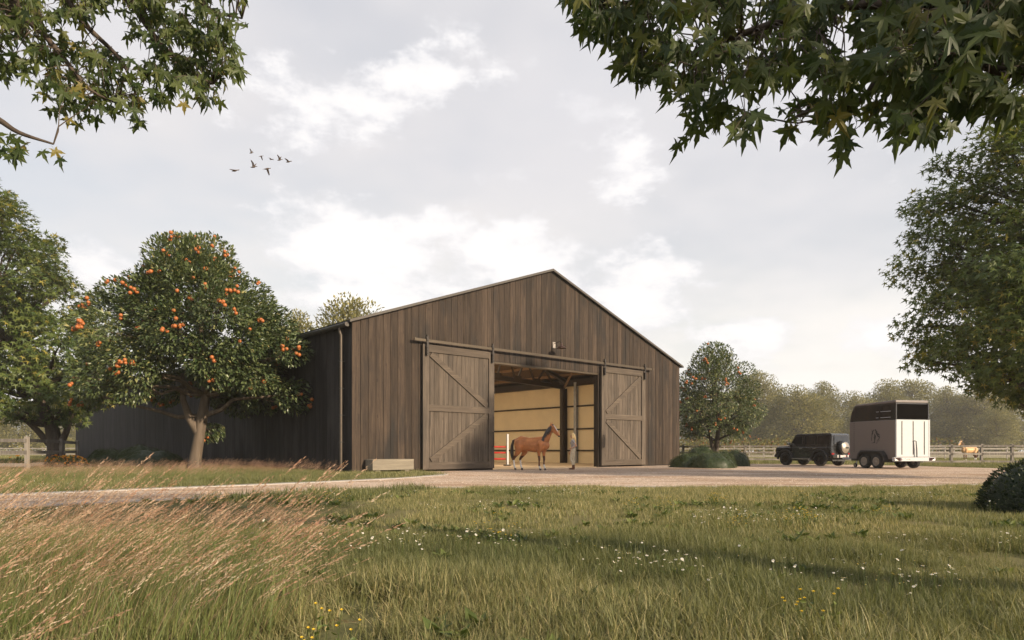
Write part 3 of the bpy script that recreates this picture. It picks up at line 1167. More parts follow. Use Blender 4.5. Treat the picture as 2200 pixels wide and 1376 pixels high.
def make_tree(name, label, loc, trunk, forks, clumps, leaf, mats, n_leaf, leaf_s, group=None, squash=0.8, droop=0.3, out_w=1.0, twigs=4, limb_r=0.10, rz=0.0, shell=0.4, cat='tree'):
    """trunk: list of (point, radius); forks: indices of trunk points that limbs leave from"""
    t_ = thing(name, label, cat, loc, rz, group)
    tb = MB()
    tb.tube([p_ for p_, r_ in trunk], [r_ for p_, r_ in trunk], 12)
    limbs = MB()
    fl = MB()
    fp = [np.array(trunk[i][0]) for i in forks]
    fr = [trunk[i][1] for i in forks]
    tot = sum(rc ** 2 for c_, rc in clumps)
    ctr = np.mean([c_ for c_, rc in clumps], axis=0)
    for c_, rc in clumps:
        below = [i for i in range(len(fp)) if fp[i][2] < c_[2] - 0.1] or [0]
        i = min(below, key=lambda k_: np.linalg.norm(fp[k_] - c_) + 0.6 * abs(fp[k_][2] - c_[2]))
        path = branch_path(fp[i], c_, rise=rng.uniform(-0.08, 0.16))
        r0 = min(fr[i] * 0.55, limb_r * (0.5 + 0.22 * np.linalg.norm(c_ - fp[i])))
        limbs.tube(path, np.linspace(r0, 0.018, len(path)), 6, cap=False)
        for k_ in range(twigs):
            d_ = unit(rng.normal(0, 1, 3) + 0.8 * unit(c_ - ctr)) * rc * rng.uniform(0.5, 0.95)
            d_[2] *= squash
            pth = branch_path(path[3], c_ + d_, rise=0.05, n=3)
            limbs.tube(pth, np.linspace(0.02, 0.006, 4), 4, cap=False)
        n = max(4, int(n_leaf * rc ** 2 / tot))
        q, d_ = ball(n, shell)
        P = c_ + q * rc * np.array([1, 1, squash])
        outw = unit(P - ctr)
        D = unit(d_ * 0.6 + outw * out_w + rng.normal(0, 0.55, (n, 3)) + np.array([0, 0, -droop]))
        Nn = unit(np.array([0, 0, 1.0]) + outw * 0.5 + rng.normal(0, 0.45, (n, 3)))
        S = leaf_s * rng.uniform(0.7, 1.25, n)
        tint = np.clip(rng.normal(0.42, 0.27, n) + rng.uniform(-0.12, 0.12), 0, 1)
        leaves_into(fl, P, D, Nn, S, leaf[0], leaf[1], tint)
    tb.build('trunk', mats[0], t_, smooth=True)
    limbs.build('branches', mats[0], t_, smooth=True)
    fl.build('crown', mats[1], t_)
    return t_


M['citrus'] = leaf_mat('citrus_leaf', (0.034, 0.060, 0.022), (0.135, 0.165, 0.066), (0.32, 0.29, 0.12), trans=0.20, rough=0.38, spec=0.45)
M['maple'] = leaf_mat('maple_leaf', (0.046, 0.078, 0.018), (0.132, 0.165, 0.042), (0.32, 0.27, 0.06), trans=0.35)
M['plane_leaf'] = leaf_mat('plane_leaf', (0.032, 0.056, 0.015), (0.090, 0.115, 0.028), (0.15, 0.14, 0.035), trans=0.40, objrand=False)
M['plane_leaf_one'] = leaf_mat('plane_leaf_single', (0.032, 0.056, 0.015), (0.090, 0.115, 0.028), (0.19, 0.15, 0.03), trans=0.40, objrand=True)
M['far_leaf'] = leaf_mat('far_leaf', (0.105, 0.110, 0.042), (0.27, 0.245, 0.090), (0.40, 0.34, 0.14), trans=0.3)  # leaf colour lightened in place of thicker haze
M['yew'] = leaf_mat('yew_needles', (0.020, 0.034, 0.009), (0.046, 0.064, 0.017), (0.075, 0.095, 0.03), trans=0.1)
M['laurel'] = leaf_mat('laurel_leaf', (0.010, 0.020, 0.006), (0.026, 0.040, 0.012), (0.06, 0.08, 0.03), trans=0.15, rough=0.5, spec=0.3)
M['vine'] = leaf_mat('vine_leaf', (0.10, 0.12, 0.035), (0.20, 0.17, 0.05), (0.34, 0.10, 0.03), trans=0.3)

# orange mesh
def sphere_mesh(name, mat_, r=1.0, seg=12, rings=8):
    mb = MB()
    prof = [(max(0.001, r * math.sin(math.pi * i / rings)), -r * math.cos(math.pi * i / rings) * 0.94) for i in range(rings + 1)]
    mb.lathe(prof, seg)
    return mb.mesh(name, mat_, smooth=True)


ORANGE = sphere_mesh('orange', M['orange'])


def add_oranges(tree, clumps, n_bunch, r, ctr, view_from):
    """fruit in twos and threes just outside the leaf clumps, mostly where the camera can see them"""
    placed = 0
    tries = 0
    while placed < n_bunch and tries < 4000:
        tries += 1
        c_, rc = clumps[rng.integers(len(clumps))]
        d_ = unit(unit(c_ - ctr) * 0.8 + view_from * 0.9 + rng.normal(0, 0.6, 3))
        if d_ @ view_from < 0.1:
            continue
        p0 = c_ + d_ * rc * np.array([1, 1, 0.85]) * rng.uniform(0.84, 1.0)
        if any(np.linalg.norm((p0 - c2) / np.array([1, 1, 0.85])) < rc2 * 0.83 for c2, rc2 in clumps):
            continue
        placed += 1
        for k_ in range(rng.integers(1, 5)):
            o = p0 + rng.normal(0, r * 1.0, 3) * np.array([1, 0.8, 0.8])
            child('orange', ORANGE, tree, tuple(o), (rng.uniform(0, 3), rng.uniform(0, 3), 0), r * rng.uniform(0.85, 1.12))


# ---- big orange tree
prof = [(2.9, 3.0), (3.6, 4.7), (4.8, 5.2), (6.2, 4.8), (7.4, 4.3), (8.6, 3.7), (9.6, 2.6), (10.4, 1.5)]
cl = crown_points(prof, 70, inner=0.35, cs=(0.80, 1.55), ragged=0.30)
cl = [(c_, rc) for c_, rc in cl if c_[2] > 4.5 or math.hypot(c_[0], c_[1]) > 2.3 + (4.5 - c_[2]) * 0.5]
cl += [(np.array([-5.0, -0.4, 3.7]), 0.95), (np.array([4.9, -0.5, 3.5]), 1.0), (np.array([0.2, 1.2, 1.9]), 0.62), (np.array([-1.3, 0.0, 10.3]), 0.7)]
loc1 = at(420, 1012, 32.4)
trunk = [((-0.10, 0, -0.1), 0.36), ((-0.02, 0, 0.5), 0.28), ((0.10, 0, 1.2), 0.255), ((0.22, 0, 1.9), 0.24), ((0.30, 0.05, 2.6), 0.24), ((0.45, 0.1, 3.6), 0.20), ((0.30, 0.1, 5.2), 0.15), ((0.2, 0.1, 7.0), 0.09), ((0.1, 0.1, 9.0), 0.04)]
big = make_tree('orange_tree', 'large orange tree full of fruit beside the dark barn wall', (loc1.x, loc1.y, 0), trunk, [3, 4, 5, 6, 7], cl, (LEAF_V, LEAF_F), [M['bark'], M['citrus']], 62000, 0.205, squash=0.80, droop=0.1, limb_r=0.11, shell=0.22, group='orange trees by the barn')
q = MB()
q.tube([(0.2, 0, 1.7), (-0.25, -0.1, 2.5), (-0.55, -0.1, 3.4), (-0.6, 0, 4.6)], [0.22, 0.18, 0.14, 0.08], 10)
q.build('trunk_fork', M['bark'], big, smooth=True)
view1 = unit(np.array([-loc1.x, -loc1.y, 0.0]))
ctr1 = np.mean([c_ for c_, r_ in cl], axis=0)
add_oranges(big, cl, 125, 0.084, ctr1, view1)

# ---- orange tree behind the barn corner
prof = [(2.2, 2.4), (3.0, 3.4), (4.2, 3.6), (5.4, 3.3), (6.4, 2.7), (7.4, 1.9), (8.3, 0.8)]
cl = crown_points(prof, 54, seed_ang=1.0, cs=(0.65, 1.15), ragged=0.16)
loc2 = Vector(((1536 - 1100) / FPX * 50, 50, 0))
trunk = [((0, 0, -0.1), 0.30), ((0, 0, 0.8), 0.24), ((0.15, 0, 1.6), 0.18), ((0.25, 0, 2.6), 0.13), ((0.1, 0, 4.5), 0.09), ((0, 0, 6.4), 0.04)]
small = make_tree('orange_tree', 'smaller orange tree at the far corner of the barn', loc2, trunk, [1, 2, 3, 4], cl, (LEAF_V, LEAF_F), [M['dark_bark'], M['citrus']], 24000, 0.18, squash=0.80, droop=0.1, limb_r=0.09, shell=0.22, group='orange trees by the barn')
q = MB()
q.tube([(0.0, 0, 0.7), (-0.25, -0.1, 1.4), (-0.45, -0.1, 2.4), (-0.8, 0, 3.4)], [0.18, 0.14, 0.11, 0.06], 8)
q.build('trunk_fork', M['dark_bark'], small, smooth=True)
view2 = unit(np.array([-loc2.x, -loc2.y, 0.0]))
add_oranges(small, cl, 50, 0.078, np.mean([c_ for c_, r_ in cl], axis=0), view2)

# ---- two tall maples left and right
prof = [(3.2, 3.5), (5, 6.2), (8, 7.4), (11, 6.9), (14, 6.0), (17, 4.6), (20, 2.4), (21.5, 0.8)]
cl = crown_points(prof, 130, inner=0.15, cs=(1.1, 1.9), off=(-0.34, 0.0), ragged=0.20)
ml = at(152, 960, 46)
trunk = [((0, 0, -0.1), 0.62), ((0, 0, 1.2), 0.5), ((-0.3, 0, 2.6), 0.40), ((-1.2, 0, 4.6), 0.33), ((-2.6, 0, 8), 0.26), ((-4.0, 0, 12), 0.18), ((-5.2, 0, 16), 0.10)]
lm = make_tree('maple_tree', 'tall leafy maple behind the grey corner fence', (ml.x - 1.0, ml.y, 0), trunk, [1, 2, 3, 4, 5, 6], cl, MAPLE_C, [M['dark_bark'], M['maple']], 30000, 0.30, squash=0.55, droop=0.75, limb_r=0.12, shell=0.5)
q = MB()
q.tube([(0.1, 0, 0.9), (0.7, 0, 2.2), (1.1, 0, 3.6), (1.2, 0, 5.2)], [0.26, 0.20, 0.15, 0.09], 8)
q.tube([(-0.1, 0, 1.0), (-1.1, -0.2, 2.3), (-2.4, -0.4, 3.6), (-4.0, -0.5, 4.8)], [0.24, 0.19, 0.15, 0.08], 8)
q.build('trunk_fork', M['dark_bark'], lm, smooth=True)
prof = [(2.5, 2.2), (3.4, 4.2), (5.2, 5.6), (7.2, 5.8), (9.2, 5.2), (11, 3.9), (12.6, 2.2), (13.4, 0.8)]
cl = crown_points(prof, 150, seed_ang=2.0, inner=0.15, cs=(0.75, 1.25), ragged=0.16)
cl = [c_ for c_ in cl]
trunk = [((0, 0, -0.1), 0.40), ((0, 0, 1.3), 0.32), ((0.1, 0, 2.8), 0.27), ((0, 0, 5), 0.20), ((-0.1, 0, 8), 0.13), ((0, 0, 11), 0.06)]
make_tree('maple_tree', 'broad maple whose crown fills the picture edge beyond the trailer', ((2300 - 1100) / FPX * 22.5, 22.5, 0), trunk, [1, 2, 3, 4, 5], cl, MAPLE_C, [M['dark_bark'], M['maple']], 40000, 0.185, squash=0.6, droop=0.8, limb_r=0.09, shell=0.5)

# ---- trees far behind, each a thing of its own; four crown shapes shared
def far_proto(seed, h, r, n, s):
    prof_ = [(h * 0.06, r * 0.75), (h * 0.22, r * 0.98), (h * 0.5, r), (h * 0.7, r * 0.86), (h * 0.86, r * 0.55), (h * 0.97, r * 0.16)]
    cl_ = crown_points(prof_, 64, seed_ang=seed, inner=0.05, cs=(r * 0.18, r * 0.42), ragged=0.30)
    tk = [((0, 0, -0.2), h * 0.028), ((0, 0, h * 0.15), h * 0.022), ((0, 0, h * 0.35), h * 0.016), ((0, 0, h * 0.6), h * 0.010), ((0, 0, h * 0.85), h * 0.004)]
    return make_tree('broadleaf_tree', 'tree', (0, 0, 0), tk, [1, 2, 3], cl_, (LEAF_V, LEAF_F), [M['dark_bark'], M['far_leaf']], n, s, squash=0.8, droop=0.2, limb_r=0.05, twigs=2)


protos = [far_proto(0.3, 12, 5.0, 21000, 0.30), far_proto(1.7, 13, 4.2, 18000, 0.28), far_proto(3.1, 10, 4.8, 20000, 0.29), far_proto(4.4, 14, 4.6, 20000, 0.31)]
spots = [  # photo x of the trunk, depth, height of the crown top in the photo, shape, label
    (1625, 108, 800, 0, 'rounded hazy tree just right of the smaller orange tree'),
    (1705, 100, 838, 2, 'low bushy tree rising directly behind the black car bonnet'),
    (1768, 104, 820, 1, 'hazy tree with pointed crown above the black car roof'),
    (1830, 112, 850, 2, 'low hazy tree above the gap between car and trailer'),
    (1905, 118, 822, 3, 'pale hazy tree whose top shows above the trailer roof'),
    (1960, 124, 816, 0, 'pale hazy tree behind the rear end of the trailer'),
    (2035, 112, 830, 1, 'hazy tree directly right of the trailer'),
    (2105, 108, 838, 2, 'hazy tree standing behind the pale paddock horse'),
    (2175, 116, 822, 3, 'hazy tree behind the fence at the picture edge'),
    (1665, 122, 842, 3, 'tree filling the gap between the bonnet and the smaller orange tree'),
    (1738, 126, 852, 0, 'lower tree in the second rank over the black car'),
    (1865, 104, 880, 2, 'low shrubby tree beside the front of the trailer'),
    (2070, 128, 848, 0, 'lower tree in the second rank behind the pale horse'),
    (2140, 100, 872, 1, 'low bushy tree over the brown fence near the picture edge'),
    (1500, 120, 850, 2, 'tree half hidden between barn corner and smaller orange tree'),
    (1570, 128, 840, 1, 'hazy tree behind the trunk of the smaller orange tree'),
    (-40, 104, 840, 0, 'dark tree at the picture edge beyond the paddock fence'),
    (48, 98, 868, 2, 'low dark tree beyond the paddock, left of the maple trunk'),
    (112, 108, 850, 1, 'dark tree beyond the paddock next to the maple trunk'),
    (175, 116, 848, 3, 'tree showing between maple trunk and barn end'),
]
used = set()
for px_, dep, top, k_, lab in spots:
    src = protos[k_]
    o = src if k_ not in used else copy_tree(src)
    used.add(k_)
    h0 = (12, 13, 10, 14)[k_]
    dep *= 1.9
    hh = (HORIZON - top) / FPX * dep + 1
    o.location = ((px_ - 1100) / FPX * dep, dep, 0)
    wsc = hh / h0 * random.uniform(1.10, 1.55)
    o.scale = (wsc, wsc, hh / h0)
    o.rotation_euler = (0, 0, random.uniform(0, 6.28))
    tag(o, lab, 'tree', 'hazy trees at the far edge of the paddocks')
for px_, dep, top, k_, lab in ((752, 86, 640, 0, 'airy tree rising behind the barn roof'), (640, 92, 668, 1, 'tree top between the large orange tree and the roof')):
    o = copy_tree(protos[k_])
    h0 = (12, 13, 10, 14)[k_]
    hh = (HORIZON - top) / FPX * dep + 1
    o.location = ((px_ - 1100) / FPX * dep, dep, 0)
    o.scale = (hh / h0 * 0.95,) * 2 + (hh / h0,)
    tag(o, lab, 'tree', 'trees behind the barn')

# ---------------------------------------------------------------- overhanging plane trees
LEAFV = []
for k_ in range(4):
    v_, f_ = MAPLE_F
    v_ = np.array(v_)
    v_[:, 2] += [0.0, 0.10, -0.12, 0.05][k_] * v_[:, 0] * 1.2 - [0.05, 0.22, 0.12, 0.3][k_] * v_[:, 1] ** 2
    v_[:, 0] *= [1, 0.92, 1.06, 0.85][k_]
    mb = MB()
    mb.add(v_, f_)
    # midribs and stalk as a thin raised strip
    mb.add([(-0.010, -0.35, 0.0), (0.010, -0.35, 0.0), (0.010, 0.15, 0.012), (-0.010, 0.15, 0.012)], [(0, 1, 2, 3)])
    LEAFV.append((mb.mesh('leaf', M['plane_leaf_one']), v_, f_))


def overhang(label, base, trunk, branches, lower, x_range, y_top, dep_fn, leaf_s, n_spots, per, left_lean, extra):
    tr_ = thing('plane_tree', label, 'tree', base, 0, 'plane trees overhanging the view')
    B = np.array(base)
    tb = MB()
    tb.tube([p_ for p_, r_ in trunk], [r_ for p_, r_ in trunk], 12)
    tb.build('trunk', M['dark_bark'], tr_, smooth=True)
    bpts = []
    for br in branches:
        P = [np.array(p_) if len(p_) == 3 and not isinstance(p_[0], str) else None for p_ in br]
        P = catmull(P, 5)
        rr = np.linspace(br_r[0], br_r[1], len(P)) if (br_r := BR_R) else None
        q_ = MB()
        q_.tube([p_ - B for p_ in P], rr, 8)
        q_.build('branch', M['dark_bark'], tr_, smooth=True)
        bpts += P
    bpts = np.array(bpts)
    spots_ = []
    tries = 0
    while len(spots_) < n_spots and tries < 60000:
        tries += 1
        x_ = rng.uniform(*x_range)
        lo = np.interp(x_, [p_[0] for p_ in lower], [p_[1] for p_ in lower])
        if lo < y_top + 5:
            continue
        y_ = rng.uniform(y_top, lo)
        for (hx, hy, hr) in extra:
            if math.hypot(x_ - hx, (y_ - hy) * 1.3) < hr:
                break
        else:
            spots_.append((x_, y_, dep_fn(x_, y_)))
    twig = MB()
    fol = MB()
    leaves = []
    for (x_, y_, d_) in spots_:
        p_ = np.array(at(x_, y_, d_))
        j = np.argmin(np.linalg.norm(bpts - p_, axis=1))
        if np.linalg.norm(bpts[j] - p_) < 1.6:
            pth = branch_path(bpts[j], p_, rise=0.10, n=4)
            twig.tube([a_ - B for a_ in pth], np.linspace(0.008, 0.0025, 5), 4, cap=False)
        for k_ in range(rng.integers(*per)):
            a0 = p_ + rng.normal(0, 0.05, 3)
            D = unit(np.array([left_lean + rng.normal(0, 0.42), rng.normal(0, 0.40), -1.0 + rng.normal(0, 0.30)]))
            Nn = unit(np.array([rng.normal(0, 0.45) + 0.25, -0.75 + rng.normal(0, 0.5), 0.7]))
            s_ = leaf_s * rng.uniform(0.62, 1.15) * np.interp(x_, [1300, 1800, 2100], [1.0, 1.08, 1.35])
            pos = a0 + D * s_ * 0.35
            leaves.append((pos, D, Nn, s_, y_))
            twig.tube([p_ - B, pos - B], [0.0022, 0.0018], 3, cap=False)
    # the three hundred lowest, which show largest, are leaves of their own
    vis = [l_ for l_ in leaves if l_[4] > -20]
    idx = sorted(range(len(vis)), key=lambda i: -vis[i][3] - 0.0004 * vis[i][4])
    own = set(id(vis[i]) for i in idx[:270])
    rest = []
    for l_ in leaves:
        pos, D, Nn, s_, y_ = l_
        if id(l_) in own:
            X = unit(np.cross(D, Nn))
            Z = np.cross(X, D)
            rm = Matrix((X, D, Z)).transposed()
            child('leaf', LEAFV[rng.integers(4)][0], tr_, tuple(pos - B), rm.to_euler(), s_)
        else:
            rest.append(l_)
    for k_ in range(4):
        sub = rest[k_::4]
        if sub:
            leaves_into(fol, np.array([l_[0] for l_ in sub]) - B, np.array([l_[1] for l_ in sub]), np.array([l_[2] for l_ in sub]), np.array([l_[3] for l_ in sub]), LEAFV[k_][1], LEAFV[k_][2], rng.uniform(0, 0.95, len(sub)) ** 1.2)
    # crown beyond the picture, over the trunk
    top = np.array(trunk[-1][0])
    n = 2600
    q_, dd = ball(n, 0.5)
    P = top + q_ * np.array([3.2, 3.0, 1.7]) + np.array([0, 0, 1.2])
    W = P + B
    okm = ~((np.abs(W[:, 0]) < W[:, 1] * 0.80 + 0.4) & (W[:, 1] > 0) & ((W[:, 2] - 1) < W[:, 1] * 0.72))
    okm &= ~((W[:, 1] > -0.5) & (np.abs(W[:, 0]) < 0.9 * np.abs(W[:, 1]) + 0.5))
    P, dd = P[okm], dd[okm]
    n = len(P)
    leaves_into(fol, P, unit(dd + rng.normal(0, 0.5, (n, 3)) + np.array([0, 0, -0.8])), unit(rng.normal(0, 0.5, (n, 3)) + np.array([0, 0, 1])), leaf_s * 1.3 * rng.uniform(0.8, 1.2, n), MAPLE_C[0], MAPLE_C[1], rng.uniform(0, 0.9, n))
    twig.build('twigs', M['dark_bark'], tr_)
    fo = fol.build('crown', M['plane_leaf'], tr_)
    fo['kind'] = 'stuff'
    return tr_


BR_R = (0.045, 0.010)
lower_r = [(1225, -60), (1240, 20), (1300, 70), (1330, 130), (1380, 160), (1440, 160), (1452, 250), (1500, 270), (1560, 280), (1620, 260), (1650, 190), (1680, 250), (1720, 270), (1770, 300), (1810, 310), (1850, 270), (1900, 235), (1950, 250), (2000, 260), (2060, 240), (2120, 215), (2230, 220), (2300, 220)]
overhang('plane tree whose large pointed leaves hang above the gable and trailer', (6.6, 2.2, 0), [((0, 0, -0.1), 0.30), ((0.05, 0, 1.5), 0.25), ((0, 0.1, 3.2), 0.20), ((-0.3, 0.3, 5.0), 0.14)],
         [[(6.5, 2.3, 3.4), tuple(at(2350, 130, 4.4)), tuple(at(2080, 118, 4.7)), tuple(at(1990, 60, 4.9)), tuple(at(1850, -20, 5.0))],
          [(6.4, 2.4, 4.6), tuple(at(2260, -60, 4.6)), tuple(at(1800, 15, 5.0)), tuple(at(1590, 75, 5.2)), tuple(at(1470, 125, 5.4)), tuple(at(1350, 110, 5.5))],
          [(6.4, 2.4, 4.2), tuple(at(2200, 150, 5.0)), tuple(at(1930, 140, 5.3)), tuple(at(1850, 215, 5.4)), tuple(at(1750, 235, 5.5)), tuple(at(1690, 262, 5.5))],
          [(6.3, 2.4, 4.8), tuple(at(2000, -120, 5.0)), tuple(at(1600, -60, 5.2)), tuple(at(1420, -10, 5.4)), tuple(at(1270, 20, 5.5))]],
         lower_r, (1235, 2260), -90, lambda x_, y_: 5.1 + rng.uniform(-0.7, 0.7) - 0.35 * (x_ > 1900), 0.128, 400, (3, 6), -0.25,
         [(1700, 190, 60), (1420, 225, 26), (1660, 215, 30), (1860, 175, 35), (1290, 60, 22), (1480, 195, 26), (1560, 190, 30), (1610, 215, 34)])
BR_R = (0.055, 0.010)
lower_l = [(-60, 320), (0, 315), (40, 335), (80, 330), (130, 345), (165, 330), (168, 60), (60, 60), (300, -60)]
lower_l = [(-80, 150), (0, 140), (50, 140), (70, 170), (110, 255), (150, 245), (200, 250), (260, 240), (300, 250), (330, 200), (380, 215), (430, 205), (470, 210), (490, 180), (500, 150), (515, 110), (530, 70), (545, -40)]
overhang('plane tree whose pointed leaves hang in the sky above the large orange tree', (-8.6, 4.4, 0), [((0, 0, -0.1), 0.32), ((0.05, 0, 2), 0.27), ((0, 0.1, 4.2), 0.20), ((0.2, 0.3, 6.6), 0.14)],
         [[(-8.5, 4.5, 4.6), tuple(at(-120, -60, 7.4)), tuple(at(60, 45, 7.4)), tuple(at(120, 105, 7.5)), tuple(at(190, 190, 7.6)), tuple(at(245, 220, 7.6))],
          [(-8.5, 4.5, 5.6), tuple(at(60, -120, 7.6)), tuple(at(250, -20, 7.8)), tuple(at(330, 75, 7.9)), tuple(at(400, 150, 8.0)), tuple(at(460, 180, 8.0))],
          [(-8.4, 4.5, 6.0), tuple(at(150, -160, 7.6)), tuple(at(350, -60, 7.8)), tuple(at(450, 20, 8.0)), tuple(at(520, 40, 8.1))],
          [(-8.5, 4.5, 4.0), tuple(at(-140, 220, 7.0)), tuple(at(-20, 250, 7.0)), tuple(at(40, 285, 7.0)), tuple(at(115, 310, 7.1))],
          [(-8.5, 4.5, 5.2), tuple(at(-60, -120, 7.4)), tuple(at(110, -40, 7.6)), tuple(at(180, 50, 7.6)), tuple(at(260, 130, 7.8)), tuple(at(290, 200, 7.8))]],
         lower_l, (-60, 530), -110, lambda x_, y_: 7.7 + rng.uniform(-0.7, 0.7), 0.135, 350, (3, 6), 0.12,
         [(240, 60, 48), (290, 110, 34), (30, 190, 60), (160, 60, 28), (345, 150, 22), (60, 100, 22)])
# the low twig at the picture's left edge belongs to the same tree
lt = [o for o in bpy.data.objects if o.name.startswith('plane_tree') and o.get('label', '').endswith('large orange tree')][0]
for k_ in range(34):
    x_, y_ = rng.uniform(-60, 150), 0
    y_ = 300 + 0.18 * x_ + rng.uniform(-15, 30)
    if x_ > 60 and rng.uniform() < 0.6:
        continue
    p_ = np.array(at(x_, y_, 7.0 + rng.uniform(-0.3, 0.3)))
    D = unit(np.array([0.2 + rng.normal(0, 0.4), rng.normal(0, 0.4), -1.0]))
    Nn = unit(np.array([rng.normal(0, 0.4), -0.8 + rng.normal(0, 0.4), 0.6]))
    X = unit(np.cross(D, Nn))
    rm = Matrix((X, D, np.cross(X, D))).transposed()
    child('leaf', LEAFV[k_ % 4][0], lt, tuple(p_ - np.array(lt.location)), rm.to_euler(), 0.135 * rng.uniform(0.8, 1.1))

# ---------------------------------------------------------------- shrubs
def mound(label, loc, rx, ry, h, n=5200, s=0.075, mat_=None, group=None, lumps=3, name='clipped_shrub', up=0.3, leaf=None):
    o = thing(name, label, 'shrub', loc, 0, group)
    d_ = unit(rng.normal(0, 1, (n, 3)))
    d_[:, 2] = np.abs(d_[:, 2]) * 1.0 - 0.08
    d_ = unit(d_)
    lob = 1 + 0.05 * np.sin(d_[:, 0] * 3 * lumps + loc[0]) + 0.05 * np.sin(d_[:, 1] * 2.5 * lumps + 1.3)
    P = d_ * lob[:, None] * np.array([rx, ry, h]) * rng.uniform(0.93, 1.0, (n, 1))
    core = MB()
    cv, cf = [], []
    for i in range(9):
        th = i / 8 * math.pi / 2
        for k_ in range(20):
            a = 2 * math.pi * k_ / 20
            dv = np.array([math.cos(a) * math.cos(th), math.sin(a) * math.cos(th), math.sin(th)])
            lb = 1 + 0.05 * math.sin(dv[0] * 3 * lumps + loc[0]) + 0.05 * math.sin(dv[1] * 2.5 * lumps + 1.3)
            cv.append(dv * lb * np.array([rx, ry, h]) * 0.93)
    for i in range(8):
        for k_ in range(20):
            a = i * 20 + k_
            b = i * 20 + (k_ + 1) % 20
            cf.append((a, b, b + 20, a + 20))
    core.add(cv, cf, 0, 0.1)
    core.build('inner_growth', mat_, o, smooth=True)
    f = MB()
    D = unit(d_ + rng.normal(0, 0.5, (n, 3)) + np.array([0, 0, up]))
    leaves_into(f, P, D, unit(rng.normal(0, 1, (n, 3))), s * rng.uniform(0.6, 1.3, n), (leaf or ([(-0.10, 0, 0), (0.10, 0, 0), (0.07, 0.6, 0.0), (0, 1, 0)], [(0, 1, 2), (0, 2, 3)]))[0], (leaf or (0, [(0, 1, 2), (0, 2, 3)]))[1], rng.uniform(0, 1, n))
    f.build('foliage', mat_, o)
    return o


mg = 'clipped dark shrubs along the barn wall'
for lab, px_, base, rx, ry, h in (
        ('small dark clipped mound farthest toward the barn end', 228, 1000, 1.3, 1.1, 1.05),
        ('dark clipped mound half behind its neighbours, topmost of the group', 300, 1001, 1.7, 1.2, 1.28),
        ('broad dark clipped mound nearest the large orange tree', 322, 1004, 2.0, 1.2, 1.0),
        ('low dark clipped mound tucked against the orange tree trunk', 362, 1002, 1.0, 1.0, 0.72)):
    dep = FPX / (base - HORIZON)
    mound(lab, ((px_ - 1100) / FPX * dep, dep, 0), rx, ry, h, mat_=M['yew'], group=mg)
mg = 'clipped dark shrubs at the barn corner'
for lab, px_, base, rx, ry, h, dz in (
        ('dark clipped mound directly against the barn corner', 1478, 1005, 1.0, 1.0, 0.80, 0.0),
        ('broad dark clipped mound in the middle under the smaller orange tree', 1530, 1006, 1.25, 1.1, 0.86, 0.0),
        ('dark clipped mound at the car end of the corner group', 1578, 1002, 0.92, 0.9, 0.98, 0.0),
        ('taller dark clipped mound at the back against the fruit tree trunk', 1508, 1000, 1.15, 1.0, 1.25, 0.0),
        ('small dark clipped mound between the corner shrubs and the yard', 1552, 1003, 0.8, 0.9, 0.92, 0.0)):
    dep = FPX / (base - HORIZON)
    mound(lab, ((px_ - 1100) / FPX * dep, dep, 0), rx, ry, h, mat_=M['yew'], group=mg, n=4200)
mound('glossy dark round bush at the edge of the lawn', (8.80, 11.0, 0), 1.15, 1.05, 0.95, n=7000, s=0.055, mat_=M['laurel'], leaf=(LEAF_V, LEAF_F), name='round_shrub', up=0.2)

# vine rows behind the paddock
for i, (lab, x0, x1, dep, hh) in enumerate((('vine row with yellowing leaves behind the fence', 13, 48, 90, 2.2), ('farther vine row before the hazy trees', 14, 62, 95, 2.6))):
    v_ = thing('vine_row', lab, 'vines', (x0, dep, 0))
    n = 5200
    P = np.stack([rng.uniform(0, x1 - x0, n), rng.normal(0, 0.5, n), rng.uniform(0.3, hh, n) + 0.25 * np.sin(rng.uniform(0, 60, n))], 1)
    f = MB()
    leaves_into(f, P, unit(rng.normal(0, 1, (n, 3)) + np.array([0, -0.5, 0])), unit(rng.normal(0, 1, (n, 3)) + np.array([0, -0.5, 0.6])), 0.30 * rng.uniform(0.6, 1.2, n), LEAF_V, LEAF_F, np.clip(rng.normal(0.5, 0.25, n), 0, 1))
    f.build('foliage', M['vine'], v_)
    for k_ in range(int((x1 - x0) / 3) + 1):
        q = MB()
        q.box((k_ * 3 - 0.05, -0.05, 0), (k_ * 3 + 0.05, 0.05, hh * 0.9))
        q.build('stake', M['dark_bark'], v_)

